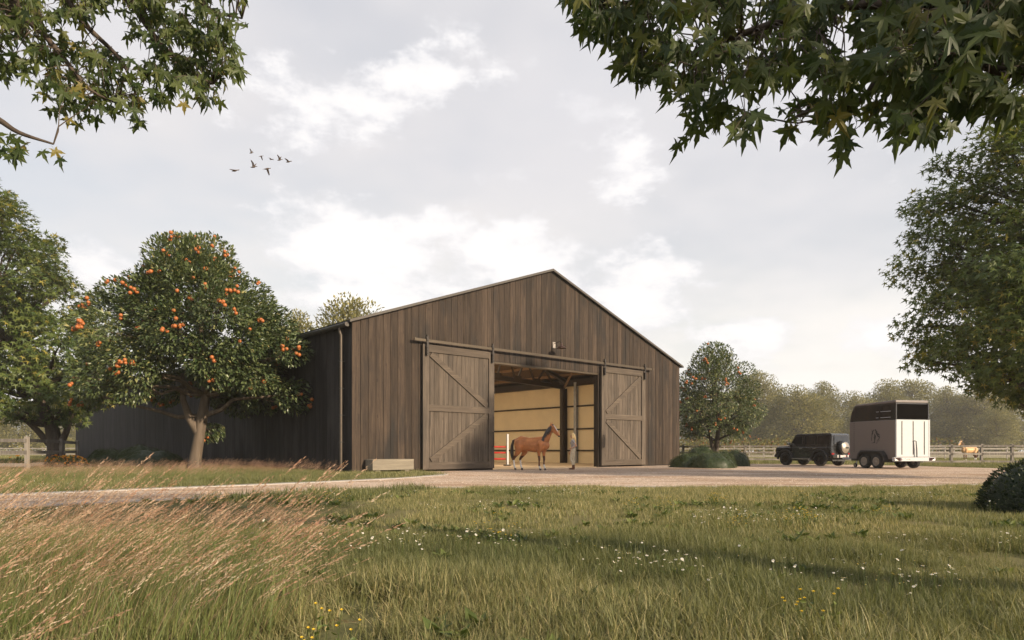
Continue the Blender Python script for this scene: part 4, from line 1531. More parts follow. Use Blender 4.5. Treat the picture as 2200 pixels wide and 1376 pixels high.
# flowering bush by the corner fence
M['petal_orange'] = leaf_mat('orange_petal', (0.62, 0.19, 0.015), (0.75, 0.33, 0.02), (0.80, 0.45, 0.03), trans=0.25)
M['flower_green'] = leaf_mat('flower_leaf', (0.05, 0.08, 0.02), (0.13, 0.16, 0.04), trans=0.3)
for lab, px_, dep, rx, n, fl in (('yellow and orange flowering bush in front of the fence end', 150, 37.2, 1.05, 1500, 230), ('small yellow flowered clump at the foot of the fence post', 118, 36.0, 0.55, 500, 50), ('sparse orange flowers beside the corner post of the grey fence', 36, 35.0, 0.5, 260, 14)):
    b_ = thing('flowering_bush', lab, 'flowers', ((px_ - 1100) / FPX * dep, dep, 0), 0, 'flowers by the grey fence')
    f = MB()
    q_, d_ = ball(n, 0.5)
    P = q_ * np.array([rx, 0.6, 0.55])
    P[:, 2] = np.abs(P[:, 2]) * 1.0 + 0.05
    leaves_into(f, P, unit(d_ + np.array([0, 0, 0.7])), unit(rng.normal(0, 1, (n, 3))), 0.16 * rng.uniform(0.6, 1.2, n), LEAF_V, LEAF_F, rng.uniform(0, 1, n))
    f.build('foliage', M['flower_green'], b_)
    f = MB()
    d_ = unit(rng.normal(0, 1, (fl, 3)))
    d_[:, 2] = np.abs(d_[:, 2]) + 0.15
    P = unit(d_) * np.array([rx, 0.62, 0.72])
    pet = [(0, 0, 0)] + [(math.cos(a) * (1 if k % 2 else 0.6), math.sin(a) * (1 if k % 2 else 0.6), 0.15) for k, a in enumerate(np.linspace(0, 2 * math.pi, 13)[:-1])]
    leaves_into(f, P, unit(rng.normal(0, 1, (fl, 3))), unit(d_ + np.array([0, -0.5, 0.3])), 0.062 * rng.uniform(0.7, 1.3, fl), pet, [(0, i + 1, (i + 1) % 12 + 1) for i in range(12)], rng.uniform(0, 1, fl))
    f.build('blossoms', M['petal_orange'], b_)

# ---------------------------------------------------------------- bodies grown from overlapping balls, fused into one skin
ICO = None


def ico():
    global ICO
    if ICO is None:
        bm = bmesh.new()
        bmesh.ops.create_icosphere(bm, subdivisions=2, radius=1.0)
        ICO = (np.array([v.co[:] for v in bm.verts]), np.array([[v.index for v in f.verts] for f in bm.faces]))
        bm.free()
    return ICO


class Body:
    def __init__(self):
        self.b = []

    def ball(self, p, r, tagname, scale=(1, 1, 1)):
        self.b.append((np.array(p, float), float(r), tagname, np.array(scale, float)))

    def chain(self, pts, tagname, scale=(1, 1, 1)):
        """pts: (x, y, z, r)"""
        for a, c in zip(pts[:-1], pts[1:]):
            a, c = np.array(a, float), np.array(c, float)
            L = np.linalg.norm(c[:3] - a[:3])
            n = max(2, int(L / (min(a[3], c[3]) * 0.45)) + 1)
            for i in range(n + 1):
                q_ = a + (c - a) * i / n
                self.ball(q_[:3], q_[3], tagname, scale)

    def grow(self, voxel, smooth=6):
        v, f = ico()
        mb = MB()
        for p_, r, tg, s in self.b:
            mb.add(v * r * s + p_, f)
        me = mb.mesh('body_source', [])
        o = bpy.data.objects.new('body_source', me)
        COL.objects.link(o)
        md = o.modifiers.new('r', 'REMESH')
        md.mode = 'VOXEL'
        md.voxel_size = voxel
        sm = o.modifiers.new('s', 'SMOOTH')
        sm.iterations = smooth
        sm.factor = 0.5
        bpy.context.view_layer.update()
        dg = bpy.context.evaluated_depsgraph_get()
        out = bpy.data.meshes.new_from_object(o.evaluated_get(dg))
        bpy.data.objects.remove(o)
        out.polygons.foreach_set('use_smooth', np.ones(len(out.polygons), dtype=bool))
        n = len(out.polygons)
        c = np.empty(n * 3, np.float32)
        out.polygons.foreach_get('center', c)
        self.cent = c.reshape(-1, 3).astype(float)
        tags = sorted(set(t_[2] for t_ in self.b))
        best = np.full(n, 1e9)
        which = np.zeros(n, int)
        for p_, r, tg, s in self.b:
            d = np.linalg.norm((self.cent - p_) / s, axis=1) - r
            k = d < best
            best[k] = d[k]
            which[k] = tags.index(tg)
        self.which = np.array([tags[i] for i in which])
        return out


# ---- horse
HB = Body()
S8 = (1, 0.86, 1)
HB.chain([(0.70, 0, 1.14, 0.23), (0.52, 0, 1.15, 0.30), (0.15, 0, 1.13, 0.325), (-0.30, 0, 1.17, 0.30), (-0.66, 0, 1.22, 0.29)], 'trunk', S8)
HB.chain([(0.55, 0, 1.42, 0.13), (0.30, 0, 1.42, 0.11), (-0.15, 0, 1.38, 0.12), (-0.60, 0, 1.42, 0.16), (-0.86, 0, 1.34, 0.12)], 'trunk')
HB.chain([(0.62, 0, 1.26, 0.25), (0.80, 0, 1.52, 0.185), (0.95, 0, 1.78, 0.14), (1.02, 0, 1.95, 0.115)], 'neck', (1, 0.72, 1))
HB.chain([(1.03, 0, 1.99, 0.10), (1.13, 0, 1.95, 0.105), (1.24, 0, 1.82, 0.085), (1.36, 0, 1.68, 0.068), (1.41, 0, 1.60, 0.066), (1.43, 0, 1.56, 0.058)], 'head', (1, 0.85, 1))
HB.chain([(1.10, 0, 1.84, 0.105), (1.20, 0, 1.74, 0.07), (1.35, 0, 1.60, 0.045)], 'head', (1, 0.75, 1))
for s in (1, -1):
    HB.chain([(1.03, 0.055 * s, 2.06, 0.032), (1.045, 0.068 * s, 2.13, 0.028), (1.05, 0.07 * s, 2.20, 0.010)], 'ear')
    fx = 0.05 if s > 0 else -0.05
    HB.chain([(0.56, 0.13 * s, 1.18, 0.20), (0.58, 0.15 * s, 1.02, 0.15), (0.50 + fx, 0.16 * s, 0.86, 0.098), (0.50 + fx, 0.155 * s, 0.68, 0.072), (0.52 + fx, 0.15 * s, 0.53, 0.058), (0.52 + fx, 0.15 * s, 0.47, 0.056)], 'upper_leg')
    HB.chain([(0.515 + fx, 0.15 * s, 0.45, 0.044), (0.51 + fx, 0.15 * s, 0.34, 0.036), (0.515 + fx, 0.15 * s, 0.21, 0.046), (0.55 + fx, 0.15 * s, 0.12, 0.040)], 'foreleg')
    HB.chain([(0.56 + fx, 0.15 * s, 0.075, 0.050), (0.58 + fx, 0.15 * s, 0.035, 0.060)], 'hoof')
    hx = -0.10 if s < 0 else 0.10
    HB.chain([(-0.66, 0.13 * s, 1.20, 0.24), (-0.60 + hx * 0.5, 0.155 * s, 0.98, 0.19), (-0.58 + hx, 0.165 * s, 0.84, 0.135), (-0.70 + hx, 0.16 * s, 0.68, 0.085), (-0.82 + hx, 0.155 * s, 0.54, 0.066), (-0.84 + hx, 0.15 * s, 0.48, 0.060)], 'upper_leg')
    HB.chain([(-0.83 + hx, 0.15 * s, 0.46, 0.048), (-0.81 + hx, 0.15 * s, 0.33, 0.040), (-0.80 + hx, 0.15 * s, 0.21, 0.048), (-0.76 + hx, 0.15 * s, 0.12, 0.042)], 'hindleg')
    HB.chain([(-0.75 + hx, 0.15 * s, 0.075, 0.052), (-0.73 + hx, 0.15 * s, 0.035, 0.060)], 'hoof')
horse_me = HB.grow(0.017, 8)
v = np.empty(len(horse_me.vertices) * 3, np.float32)
horse_me.vertices.foreach_get('co', v)
v = v.reshape(-1, 3)
v[:, 2] = np.maximum(v[:, 2], 0.0)
horse_me.vertices.foreach_set('co', v.reshape(-1))


def coat(name, c0, c1):
    return simple(name, c0, 0.5, var=0.28, scale=3.5, spec=0.4)


M['bay'] = coat('bay_coat', (0.50, 0.19, 0.066), None)
M['bay_dark'] = coat('dark_leg_coat', (0.10, 0.036, 0.018), None)
M['sock'] = simple('white_sock', (0.75, 0.73, 0.70), 0.6, var=0.05)
M['hoof'] = simple('hoof_horn', (0.07, 0.055, 0.045), 0.5)
M['mane'] = simple('dark_mane', (0.055, 0.047, 0.045), 0.55, var=0.4, scale=25)
M['pal'] = coat('palomino_coat', (0.55, 0.33, 0.16), None)
M['pal_mane'] = simple('brown_mane', (0.10, 0.06, 0.035), 0.6, var=0.3)


def paint_horse(me, mats, hind_sock, fore_sock):
    c, w_ = HB.cent, HB.which
    mi = np.zeros(len(c), np.int32)
    fore, hind = w_ == 'foreleg', w_ == 'hindleg'
    mi[(w_ == 'upper_leg') & (c[:, 2] < 0.66)] = 1
    mi[fore | hind] = 1
    mi[fore & (c[:, 2] < fore_sock)] = 2
    mi[(fore) & (c[:, 1] > 0) & (c[:, 2] < fore_sock + 0.06)] = 2
    mi[hind & (c[:, 2] < hind_sock)] = 2
    mi[w_ == 'hoof'] = 3
    mi[(w_ == 'hoof') & (c[:, 2] > 0.085)] = 2
    # blaze down the front of the face, dark muzzle
    hd = w_ == 'head'
    front = (c[:, 0] - 1.13) * 0.75 + (c[:, 2] - 1.95) * 0.66
    mi[hd & (front > 0.06) & (np.abs(c[:, 1]) < 0.034)] = 2
    mi[hd & (c[:, 2] < 1.57)] = 4
    for m_ in mats:
        me.materials.append(m_)
    me.polygons.foreach_set('material_index', mi)
    me.update()


def hair_parts(hs, mane_mat):
    q = MB()
    for i in range(230):
        u = rng.uniform()
        c0 = np.array([0.60, 0, 1.50]) * (1 - u) + np.array([1.03, 0, 2.06]) * u + np.array([-0.05, 0, 0.04]) * math.sin(u * 3.14)
        s = 1 if rng.uniform() < 0.35 else -1
        L = rng.uniform(0.20, 0.36)
        w_ = 0.115 + 0.05 * (1 - u)
        p1 = c0 + np.array([0.02, s * w_ * 0.55, -L * 0.15])
        p2 = c0 + np.array([0.02 + rng.normal(0, 0.02), s * w_ * 1.02, -L * 0.55])
        p3 = c0 + np.array([0.03 + rng.normal(0, 0.03), s * w_ * 1.12, -L])
        q.tube([c0, p1, p2, p3], [0.016, 0.018, 0.014, 0.003], 5, cap=False)
    for i in range(16):
        p0 = np.array([1.04, rng.normal(0, 0.02), 2.08])
        q.tube([p0, p0 + np.array([0.07, rng.normal(0, 0.03), 0.0]), p0 + np.array([0.14, rng.normal(0, 0.03), -0.12])], [0.014, 0.014, 0.003], 5, cap=False)
    q.build('mane', mane_mat, hs, smooth=True)
    q = MB()
    for i in range(42):
        o = rng.normal(0, 0.028, 2)
        q.tube([(-0.93, o[0] * 0.5, 1.40), (-1.03, o[0], 1.36), (-1.10 + o[1] * 0.5, o[0] * 1.6, 1.12), (-1.10 + o[1], o[0] * 2.0, 0.80), (-1.05 + o[1], o[0] * 1.5, rng.uniform(0.42, 0.56))], [0.035, 0.036, 0.03, 0.022, 0.004], 5, cap=False)
    q.build('tail', mane_mat, hs, smooth=True)
    for s in (1, -1):
        child('eye', EYE, hs, (1.165, 0.078 * s, 1.925), None, 0.020)


EYE = sphere_mesh('eye', simple('dark_eye', (0.01, 0.008, 0.006), 0.15))
pal_me = horse_me.copy()
paint_horse(horse_me, [M['bay'], M['bay_dark'], M['sock'], M['hoof'], M['mane']], 0.50, 0.20)
paint_horse(pal_me, [M['pal'], M['bay_dark'], M['sock'], M['hoof'], M['sock']], 0.36, 0.18)
hs = thing('horse', 'bay horse with white blaze and socks standing before the open doorway', 'horse', (0.98, 33.5, 0.014), R(-30))
child('body', horse_me, hs)
hair_parts(hs, M['mane'])
hs.scale = (1.02, 1.02, 1.06)
hp = thing('horse', 'pale chestnut horse standing behind the brown fence in the paddock', 'horse', ((2082 - 1100) / FPX * 58, 58, 0.0), R(197))
hp.scale = (0.85, 0.85, 0.85)
child('body', pal_me, hp)
hair_parts(hp, M['pal_mane'])

# ---- the woman
PB = Body()
PB.ball((0.0, 0, 0.98), 0.13, 'trousers', (0.88, 1.18, 1.0))
PB.chain([(-0.01, 0, 1.04, 0.118), (0.0, 0, 1.14, 0.105), (0.01, 0, 1.28, 0.128), (0.0, 0, 1.38, 0.115)], 'shirt', (0.82, 1.2, 1))
PB.chain([(-0.01, -0.13, 1.40, 0.065), (0.0, 0, 1.43, 0.065), (-0.01, 0.13, 1.40, 0.065)], 'shirt')
PB.ball((0.075, 0.06, 1.28), 0.06, 'shirt')
PB.ball((0.075, -0.06, 1.28), 0.06, 'shirt')
PB.chain([(0.0, 0, 1.44, 0.052), (0.015, 0, 1.53, 0.048)], 'skin')
PB.chain([(0.015, 0, 1.64, 0.092), (0.03, 0, 1.60, 0.082), (0.045, 0, 1.555, 0.058)], 'skin', (1.0, 0.82, 1.05))
PB.ball((0.120, 0, 1.605), 0.014, 'skin')
PB.ball((0.112, 0, 1.560), 0.016, 'lips', (0.6, 1.4, 0.5))
for s in (1, -1):
    PB.ball((0.02, 0.078 * s, 1.61), 0.022, 'skin', (1, 0.5, 1.3))
legs = {1: [(0.0, 0.085, 0.93, 0.098), (0.05, 0.095, 0.72, 0.078), (0.09, 0.10, 0.50, 0.056), (0.03, 0.10, 0.36, 0.056), (-0.01, 0.10, 0.17, 0.040)],
        -1: [(0.0, -0.085, 0.93, 0.098), (0.0, -0.09, 0.72, 0.078), (0.005, -0.09, 0.50, 0.056), (-0.02, -0.09, 0.36, 0.056), (-0.03, -0.09, 0.17, 0.040)]}
for s, l_ in legs.items():
    PB.chain(l_, 'trousers')
    x0, y0 = l_[-1][0], l_[-1][1]
    PB.chain([(x0, y0, 0.20, 0.050), (x0, y0, 0.07, 0.048)], 'boots')
    PB.chain([(x0, y0, 0.045, 0.046), (x0 + 0.10, y0, 0.040, 0.042), (x0 + 0.16, y0, 0.034, 0.034)], 'boots')
PB.chain([(-0.01, 0.17, 1.385, 0.056), (-0.09, 0.22, 1.30, 0.050)], 'shirt')
PB.chain([(-0.10, 0.225, 1.28, 0.042), (-0.20, 0.27, 1.15, 0.036), (-0.10, 0.235, 1.09, 0.034), (0.03, 0.185, 1.045, 0.025)], 'skin')
PB.chain([(-0.01, -0.17, 1.385, 0.056), (0.0, -0.215, 1.28, 0.050)], 'shirt')
PB.chain([(0.0, -0.22, 1.26, 0.042), (0.02, -0.245, 1.12, 0.036), (0.10, -0.235, 0.97, 0.032), (0.15, -0.225, 0.88, 0.024)], 'skin')
for wr, fd, sd in (((0.05, 0.178, 1.04), (0.85, -0.25, -0.35), (0.35, 0.05, 0.93)), ((0.165, -0.222, 0.855), (0.35, 0.05, -0.93), (0.93, 0, 0.35))):
    wr, fd, sd = np.array(wr), unit(np.array(fd)), unit(np.array(sd))
    PB.chain([(*wr, 0.022), (*(wr + fd * 0.06), 0.024)], 'skin')
    for i, L in enumerate((0.062, 0.072, 0.066, 0.052)):
        b0 = wr + fd * 0.065 + sd * (i - 1.5) * 0.020
        k1 = b0 + fd * L * 0.55
        k2 = k1 + unit(fd + np.cross(fd, sd) * 0.5) * L * 0.45
        PB.chain([(*b0, 0.0095), (*k1, 0.009), (*k2, 0.0085)], 'skin')
    th = wr + fd * 0.02 + sd * -0.028
    PB.chain([(*th, 0.011), (*(th + unit(fd - sd * 0.9) * 0.035), 0.0105), (*(th + unit(fd - sd * 0.5) * 0.062), 0.009)], 'skin')
pm = PB.grow(0.0075, 4)
M['skin'] = simple('skin', (0.66, 0.38, 0.25), 0.5, var=0.08)
M['shirt'] = simple('grey_shirt', (0.40, 0.37, 0.36), 0.9, var=0.3, scale=30)
M['trousers'] = simple('beige_breeches', (0.66, 0.56, 0.40), 0.85, var=0.12, scale=14)
M['boots'] = simple('brown_boots', (0.13, 0.05, 0.025), 0.45)
M['lips'] = simple('lips', (0.42, 0.15, 0.12), 0.45)
names = ['skin', 'shirt', 'trousers', 'boots', 'lips']
for nm in names:
    pm.materials.append(M[nm])
wh = PB.which.copy()
wh[(wh == 'shirt') & (PB.cent[:, 2] < 1.0)] = 'trousers'
pm.polygons.foreach_set('material_index', np.array([names.index(a) for a in wh], np.int32))
pz = thing('person', 'person with long fair hair in grey shirt and beige breeches facing the horse', 'person', ((1231 - 1100) / FPX * 34.6, 34.6, 0.012), R(168))
pz.scale = (1.06, 1.10, 1.04)
child('body', pm, pz)
HH = Body()
HH.chain([(0.02, 0, 1.68, 0.088), (-0.03, 0, 1.66, 0.092), (-0.06, 0, 1.58, 0.085), (-0.09, 0, 1.48, 0.075), (-0.11, 0, 1.38, 0.062), (-0.115, 0, 1.28, 0.035)], 'hair', (0.85, 1.05, 1))
for s in (1, -1):
    HH.chain([(0.02, 0.07 * s, 1.66, 0.035), (0.0, 0.085 * s, 1.56, 0.035), (0.01, 0.095 * s, 1.46, 0.032), (0.03, 0.10 * s, 1.36, 0.022)], 'hair')
hm = HH.grow(0.010, 3)
hm.materials.append(simple('fair_hair', (0.82, 0.56, 0.26), 0.45, var=0.3, scale=40))
child('hair', hm, pz)
for s in (1, -1):
    child('eye', EYE, pz, (0.103, 0.03 * s, 1.635), None, 0.011)

# ---------------------------------------------------------------- birds
def bird(label, px_, py_, dep, up1, up2, size, yaw):
    o = thing('bird', label, 'bird', at(px_, py_, dep), yaw, 'birds flying in a loose flock')
    q = MB()
    q.tube([(-0.42, 0, 0.02), (-0.30, 0, 0.0), (-0.12, 0, -0.01), (0.06, 0, -0.01), (0.20, 0, 0.01), (0.34, 0, -0.01), (0.44, 0, -0.02), (0.49, 0, -0.02), (0.56, 0, -0.035)], [0.045, 0.05, 0.095, 0.10, 0.06, 0.034, 0.042, 0.03, 0.006], 8)
    for s, up_ in ((1, up1), (-1, up2)):
        y1 = s * 0.34 * math.cos(up_)
        z1 = 0.34 * math.sin(up_)
        y2 = y1 + s * 0.38 * math.cos(up_ * 0.75)
        z2 = z1 + 0.38 * math.sin(up_ * 0.75)
        pts = [((0.13, s * 0.04, 0.03), (-0.16, s * 0.04, 0.02)), ((0.15, y1, z1 + 0.03), (-0.12, y1, z1 + 0.02)), ((0.02, y2, z2 + 0.02), (-0.10, y2, z2 + 0.01))]
        vs = []
        for a, b in pts:
            vs += [a, b, (b[0], b[1], b[2] - 0.015), (a[0], a[1], a[2] - 0.02)]
        fs = []
        for i in range(2):
            for k_ in range(4):
                a = i * 4 + k_
                b = i * 4 + (k_ + 1) % 4
                fs.append((a, b, b + 4, a + 4))
        fs.append((8, 9, 10, 11))
        q.add(vs, fs)
    ob = q.build('body', M['bird'], o, smooth=False)
    o.scale = (size * 0.76,) * 3
    return o


M['bird'] = simple('brown_plumage', (0.12, 0.085, 0.065), 0.8, var=0.4, scale=5)
for lab, a, b, u1, u2, sz in (
        ('bird with both wings raised at the top of the flock', 540, 329, 1.0, 1.25, 0.62), ('bird with wings lowered, second along the upper row', 561, 336, -1.1, -0.6, 0.62), ('small level winged bird in the middle of the upper row', 583, 343, 0.25, 0.1, 0.55),
        ('bird with raised wings, second from the end of the upper row', 601, 344, 1.2, 1.0, 0.78), ('last bird of the upper row with wings half raised', 620, 348, 0.6, 0.3, 0.82), ('lowest bird gliding at the rear of the flock', 505, 367, 0.55, -0.2, 1.05),
        ('largest bird with both wings raised high', 545, 359, 1.0, 1.2, 0.98), ('bird with wings pressed down in the lower row', 574, 363, -1.15, -0.5, 0.98)):
    bird(lab, a, b, 58, u1, u2, sz, R(-22))

# ---------------------------------------------------------------- wheels
def wheel(parent, x, y, r, wdt, rim_mat, spokes, side, name='wheel', rim_r=0.66):
    w_ = bpy.data.objects.new(name, None)
    COL.objects.link(w_)
    w_.parent = parent
    w_.location = (x, y, r)
    w_.rotation_euler = (R(-90) if side > 0 else R(90), 0, 0)      # local z points outward
    q = MB()
    h = wdt / 2
    q.lathe([(r * rim_r, -h), (r * 0.90, -h), (r * 0.985, -h * 0.75), (r, -h * 0.4), (r, h * 0.4), (r * 0.985, h * 0.75), (r * 0.90, h), (r * rim_r, h * 0.9), (r * rim_r, -h)], 28)
    q.build('tyre', M['rubber'], w_, smooth=True)
    q = MB()
    rr = r * rim_r
    q.lathe([(rr * 1.0, h * 0.92), (rr * 0.93, h * 0.95), (rr * 0.88, h * 0.55), (rr * 0.86, 0.0), (0.001, -h * 0.1)], 28)
    q.lathe([(rr * 0.26, h * 0.35), (rr * 0.24, h * 0.80), (rr * 0.12, h * 0.9), (0.001, h * 0.9)], 16)
    for k_ in range(spokes):
        a = 2 * math.pi * k_ / spokes
        for da in (-0.10, 0.10):
            q.bar((math.cos(a) * rr * 0.18, math.sin(a) * rr * 0.18, h * 0.72), (math.cos(a + da) * rr * 0.92, math.sin(a + da) * rr * 0.92, h * 0.66), rr * 0.08, h * 0.25, (-math.sin(a), math.cos(a), 0))
    q.build('rim', rim_mat, w_, smooth=False)
    return w_


def car_paint(name, col, rough=0.25, coat_=1.0):
    m_, t_, p_ = material(name)
    p_.inputs['Base Color'].default_value = (*col, 1)
    p_.inputs['Roughness'].default_value = rough
    p_.inputs['Coat Weight'].default_value = coat_
    p_.inputs['Coat Roughness'].default_value = 0.04
    n = t_.noise(t_.new('ShaderNodeTexCoord').outputs['Object'], 1.5, 2.0)
    t_.put(p_.inputs['Roughness'], t_.maprange(n, 0.3, 0.7, rough * 0.95, rough * 1.15))
    return m_


M['car_black'] = car_paint('black_car_paint', (0.012, 0.012, 0.013))
M['tint'] = car_paint('dark_window_glass', (0.006, 0.006, 0.007), 0.05)
M['chrome'] = simple('bright_metal', (0.55, 0.53, 0.50), 0.25, 0.9, var=0.05)
M['dark_rim'] = simple('dark_rim_metal', (0.05, 0.045, 0.042), 0.3, 0.8)
M['silver_rim'] = simple('silver_rim_metal', (0.55, 0.50, 0.46), 0.35, 0.7)
M['red_lamp'] = simple('red_lamp_lens', (0.25, 0.01, 0.01), 0.15)
M['lamp_dark'] = simple('smoked_lamp_lens', (0.03, 0.008, 0.008), 0.2)
M['plate'] = simple('number_plate', (0.75, 0.72, 0.70), 0.5, var=0.02)
M['plate_red'] = simple('plate_lettering', (0.40, 0.03, 0.04), 0.5)
M['plate_blue'] = simple('plate_strip', (0.03, 0.04, 0.18), 0.5)


def plate(parent, x, y0, z0, wdt, hgt, txt):
    """number plate facing -x"""
    q = MB()
    q.box((x - 0.012, y0 - wdt / 2, z0 - hgt / 2), (x, y0 + wdt / 2, z0 + hgt / 2))
    pl = q.build('number_plate', M['plate'], parent)
    q = MB()
    q.box((x - 0.016, y0 + wdt / 2 - wdt * 0.09, z0 - hgt / 2 + 0.006), (x - 0.013, y0 + wdt / 2 - 0.006, z0 + hgt / 2 - 0.006))
    q.build('plate_strip', M['plate_blue'], pl)
    cu = bpy.data.curves.new('lettering', 'FONT')
    cu.body = txt
    cu.size = hgt * 0.92
    cu.align_x = 'CENTER'
    cu.align_y = 'CENTER'
    cu.extrude = 0.001
    cu.materials.append(M['plate_red'])
    tmp = bpy.data.objects.new('lettering_source', cu)
    COL.objects.link(tmp)
    bpy.context.view_layer.update()
    tm = bpy.data.meshes.new_from_object(tmp.evaluated_get(bpy.context.evaluated_depsgraph_get()))
    bpy.data.objects.remove(tmp)
    tx = bpy.data.objects.new('lettering', tm)
    COL.objects.link(tx)
    tx.parent = pl
    tx.location = (x - 0.016, y0 - wdt * 0.03, z0)
    tx.rotation_euler = (R(90), 0, R(-90))
    return pl


# ---- black off-road car
fwd = Vector((-0.45, 0.893, 0)).normalized()
lft = Vector((-fwd.y, fwd.x, 0))
near_rear = Vector(((1784 - 1100) / FPX * 41.2, 41.2, 0))
ctr = near_rear + fwd * 2.1 - lft * 0.93
car = thing('off_road_car', 'boxy black off road car with spare wheel on its rear door', 'car', ctr + Vector((0, 0, 0.012)), math.atan2(fwd.y, fwd.x))
WX = (1.30, -1.30)
WR = 0.42


def arc(cx_, cz_, r, a0, a1, n=9):
    return [(cx_ + r * math.cos(R(a0 + (a1 - a0) * i / n)), cz_ + r * math.sin(R(a0 + (a1 - a0) * i / n))) for i in range(n + 1)]


low = [(-2.10, 0.62), (-2.10, 1.16), (2.02, 1.16), (2.10, 1.08), (2.10, 0.60)] + arc(WX[0], WR, 0.52, 20, 160) + [(0.78, 0.50), (-0.78, 0.50)] + arc(WX[1], WR, 0.52, 20, 160)
q = MB()
q.prism(low, -0.86, 0.86)
body = q.build('body', M['car_black'], car, bevel=0.03)
q = MB()
q.prism([(0.98, 1.162), (2.0, 1.162), (1.96, 1.20), (1.02, 1.245)], -0.74, 0.74)
q.build('bonnet', M['car_black'], car, bevel=0.02)
# cabin with leaning sides
cb = [(-2.09, 1.162), (1.02, 1.162), (1.02, 1.25), (0.60, 1.90), (0.50, 1.955), (-2.0, 1.975), (-2.09, 1.90)]
q = MB()
q.prism(cb, -0.85, 0.85)
vv = q.v[-1]
k = vv[:, 2] > 1.17
vv[k, 1] *= 1 - (vv[k, 2] - 1.17) * 0.10
cab = q.build('cabin', M['car_black'], car, bevel=0.025)


def cab_y(z):
    return 0.85 * (1 - (z - 1.17) * 0.10)


for s in (1, -1):
    for wx in ([(-1.98, -1.10), (-0.92, -0.14), (0.02, 0.86)]):
        z0, z1 = 1.30, 1.84
        fx = 0.0
        a, b = wx
        tops = (a, b) if b < 0.5 else (a, 0.56)
        q = MB()
        poly = [(a, z0), (b, z0), (tops[1], z1), (tops[0], z1)]
        vs = [(x_, s * (cab_y(z_) - 0.02), z_) for x_, z_ in poly] + [(x_, s * (cab_y(z_) + 0.006), z_) for x_, z_ in poly]
        q.add(vs, [(0, 1, 2, 3), (4, 5, 6, 7), (0, 1, 5, 4), (1, 2, 6, 5), (2, 3, 7, 6), (3, 0, 4, 7)])
        wn = q.build('window', M['tint'], car)
        q = MB()
        rim = [(x_, s * (cab_y(z_) + 0.010), z_) for x_, z_ in poly]
        q.tube(rim + [rim[0]], 0.010, 5)
        q.build('frame', M['dark_rim'], wn)
    for x_ in (0.94, -0.08, -1.02):
        q = MB()
        q.box((x_ - 0.006, s * 0.858 if s > 0 else -0.868, 0.56), (x_ + 0.006, 0.868 if s > 0 else -0.858, 1.26))
        q.build('door_seam', M['black_plastic'], car)
    for x_ in (0.12, -0.90):
        q = MB()
        q.box((x_ - 0.10, min(s * 0.858, s * 0.895), 1.06), (x_ + 0.10, max(s * 0.858, s * 0.895), 1.10))
        q.build('door_handle', M['chrome'], car, bevel=0.006)
    q = MB()
    q.box((-2.05, min(s * 0.855, s * 0.882), 0.86), (2.03, max(s * 0.855, s * 0.882), 0.90))
    q.build('side_strip', M['dark_rim'], car, bevel=0.004)
    q = MB()
    q.box((-0.76, min(s * 0.80, s * 0.98), 0.40), (0.76, max(s * 0.80, s * 0.98), 0.45))
    q.build('running_board', M['chrome'], car, bevel=0.008)
    for x_ in WX:
        q = MB()
        ot, inn = arc(x_, WR, 0.61, -4, 184, 12), arc(x_, WR, 0.515, -4, 184, 12)
        q.prism(ot + inn[::-1], min(s * 0.84, s * 0.985), max(s * 0.84, s * 0.985))
        q.build('wheel_arch', simple('matt_black_arch', (0.02, 0.02, 0.021), 0.4), car, bevel=0.012)
        wheel(car, x_, s * 0.80, WR, 0.30, M['dark_rim'], 10, s)
    q = MB()
    q.box((0.86, min(s * 0.84, s * 0.93), 1.30), (0.94, max(s * 0.84, s * 0.93), 1.33))
    q.box((0.84, min(s * 0.92, s * 1.12), 1.27), (0.96, max(s * 0.92, s * 1.12), 1.46))
    q.build('mirror', M['chrome'], car, bevel=0.02)
    q = MB()
    q.box((-2.13, min(s * 0.62, s * 0.84), 0.70), (-2.095, max(s * 0.62, s * 0.84), 0.80))
    q.build('tail_light', M['red_lamp'], car, bevel=0.006)
    q = MB()
    q.lathe([(0.001, 0.04), (0.08, 0.03), (0.10, 0.0)], 16, Matrix.Translation((2.10, s * 0.62, 0.98)) @ Matrix.Rotation(R(90), 4, 'Y'))
    q.build('headlight', M['chrome'], car, smooth=True)
    q = MB()
    q.tube([(-1.98, s * 0.80, 1.985), (0.45, s * 0.80, 1.965)], 0.016, 6)
    q.build('roof_gutter', M['dark_rim'], car)
    q = MB()
    q.tube([(-0.75, s * 0.90, 0.36), (-0.70, s * 0.99, 0.36)], 0.05, 10)
    q.tube([(-0.60, s * 0.90, 0.36), (-0.55, s * 0.99, 0.36)], 0.05, 10)
    q.build('exhaust', M['chrome'], car)
q = MB()
q.box((-2.125, -0.62, 1.34), (-2.09, 0.62, 1.84))
q.build('rear_window', M['tint'], car, bevel=0.012)
q = MB()
wsn = [(0.985, -0.70, 1.33), (0.985, 0.70, 1.33), (0.665, 0.66, 1.83), (0.665, -0.66, 1.83)]
q.add(wsn + [(x_ + 0.03, y_2, z_ + 0.018) for x_, y_2, z_ in wsn], [(0, 1, 2, 3), (4, 5, 6, 7), (0, 1, 5, 4), (1, 2, 6, 5), (2, 3, 7, 6), (3, 0, 4, 7)])
q.build('windscreen', M['tint'], car)
for x0, x1, nm in ((-2.24, -2.08, 'rear_bumper'), (2.08, 2.22, 'front_bumper')):
    q = MB()
    q.box((x0, -0.86, 0.50), (x1, 0.86, 0.70))
    bp = q.build(nm, M['car_black'], car, bevel=0.03)
    if x0 < 0:
        for y_2 in (0.45, -0.45):
            q = MB()
            q.box((-2.255, y_2 - 0.03, 0.52), (-2.241, y_2 + 0.03, 0.68))
            q.build('reflector', M['plate'], bp)
plate(car, -2.242, 0.0, 0.60, 0.52, 0.13, '1-OTV-896')
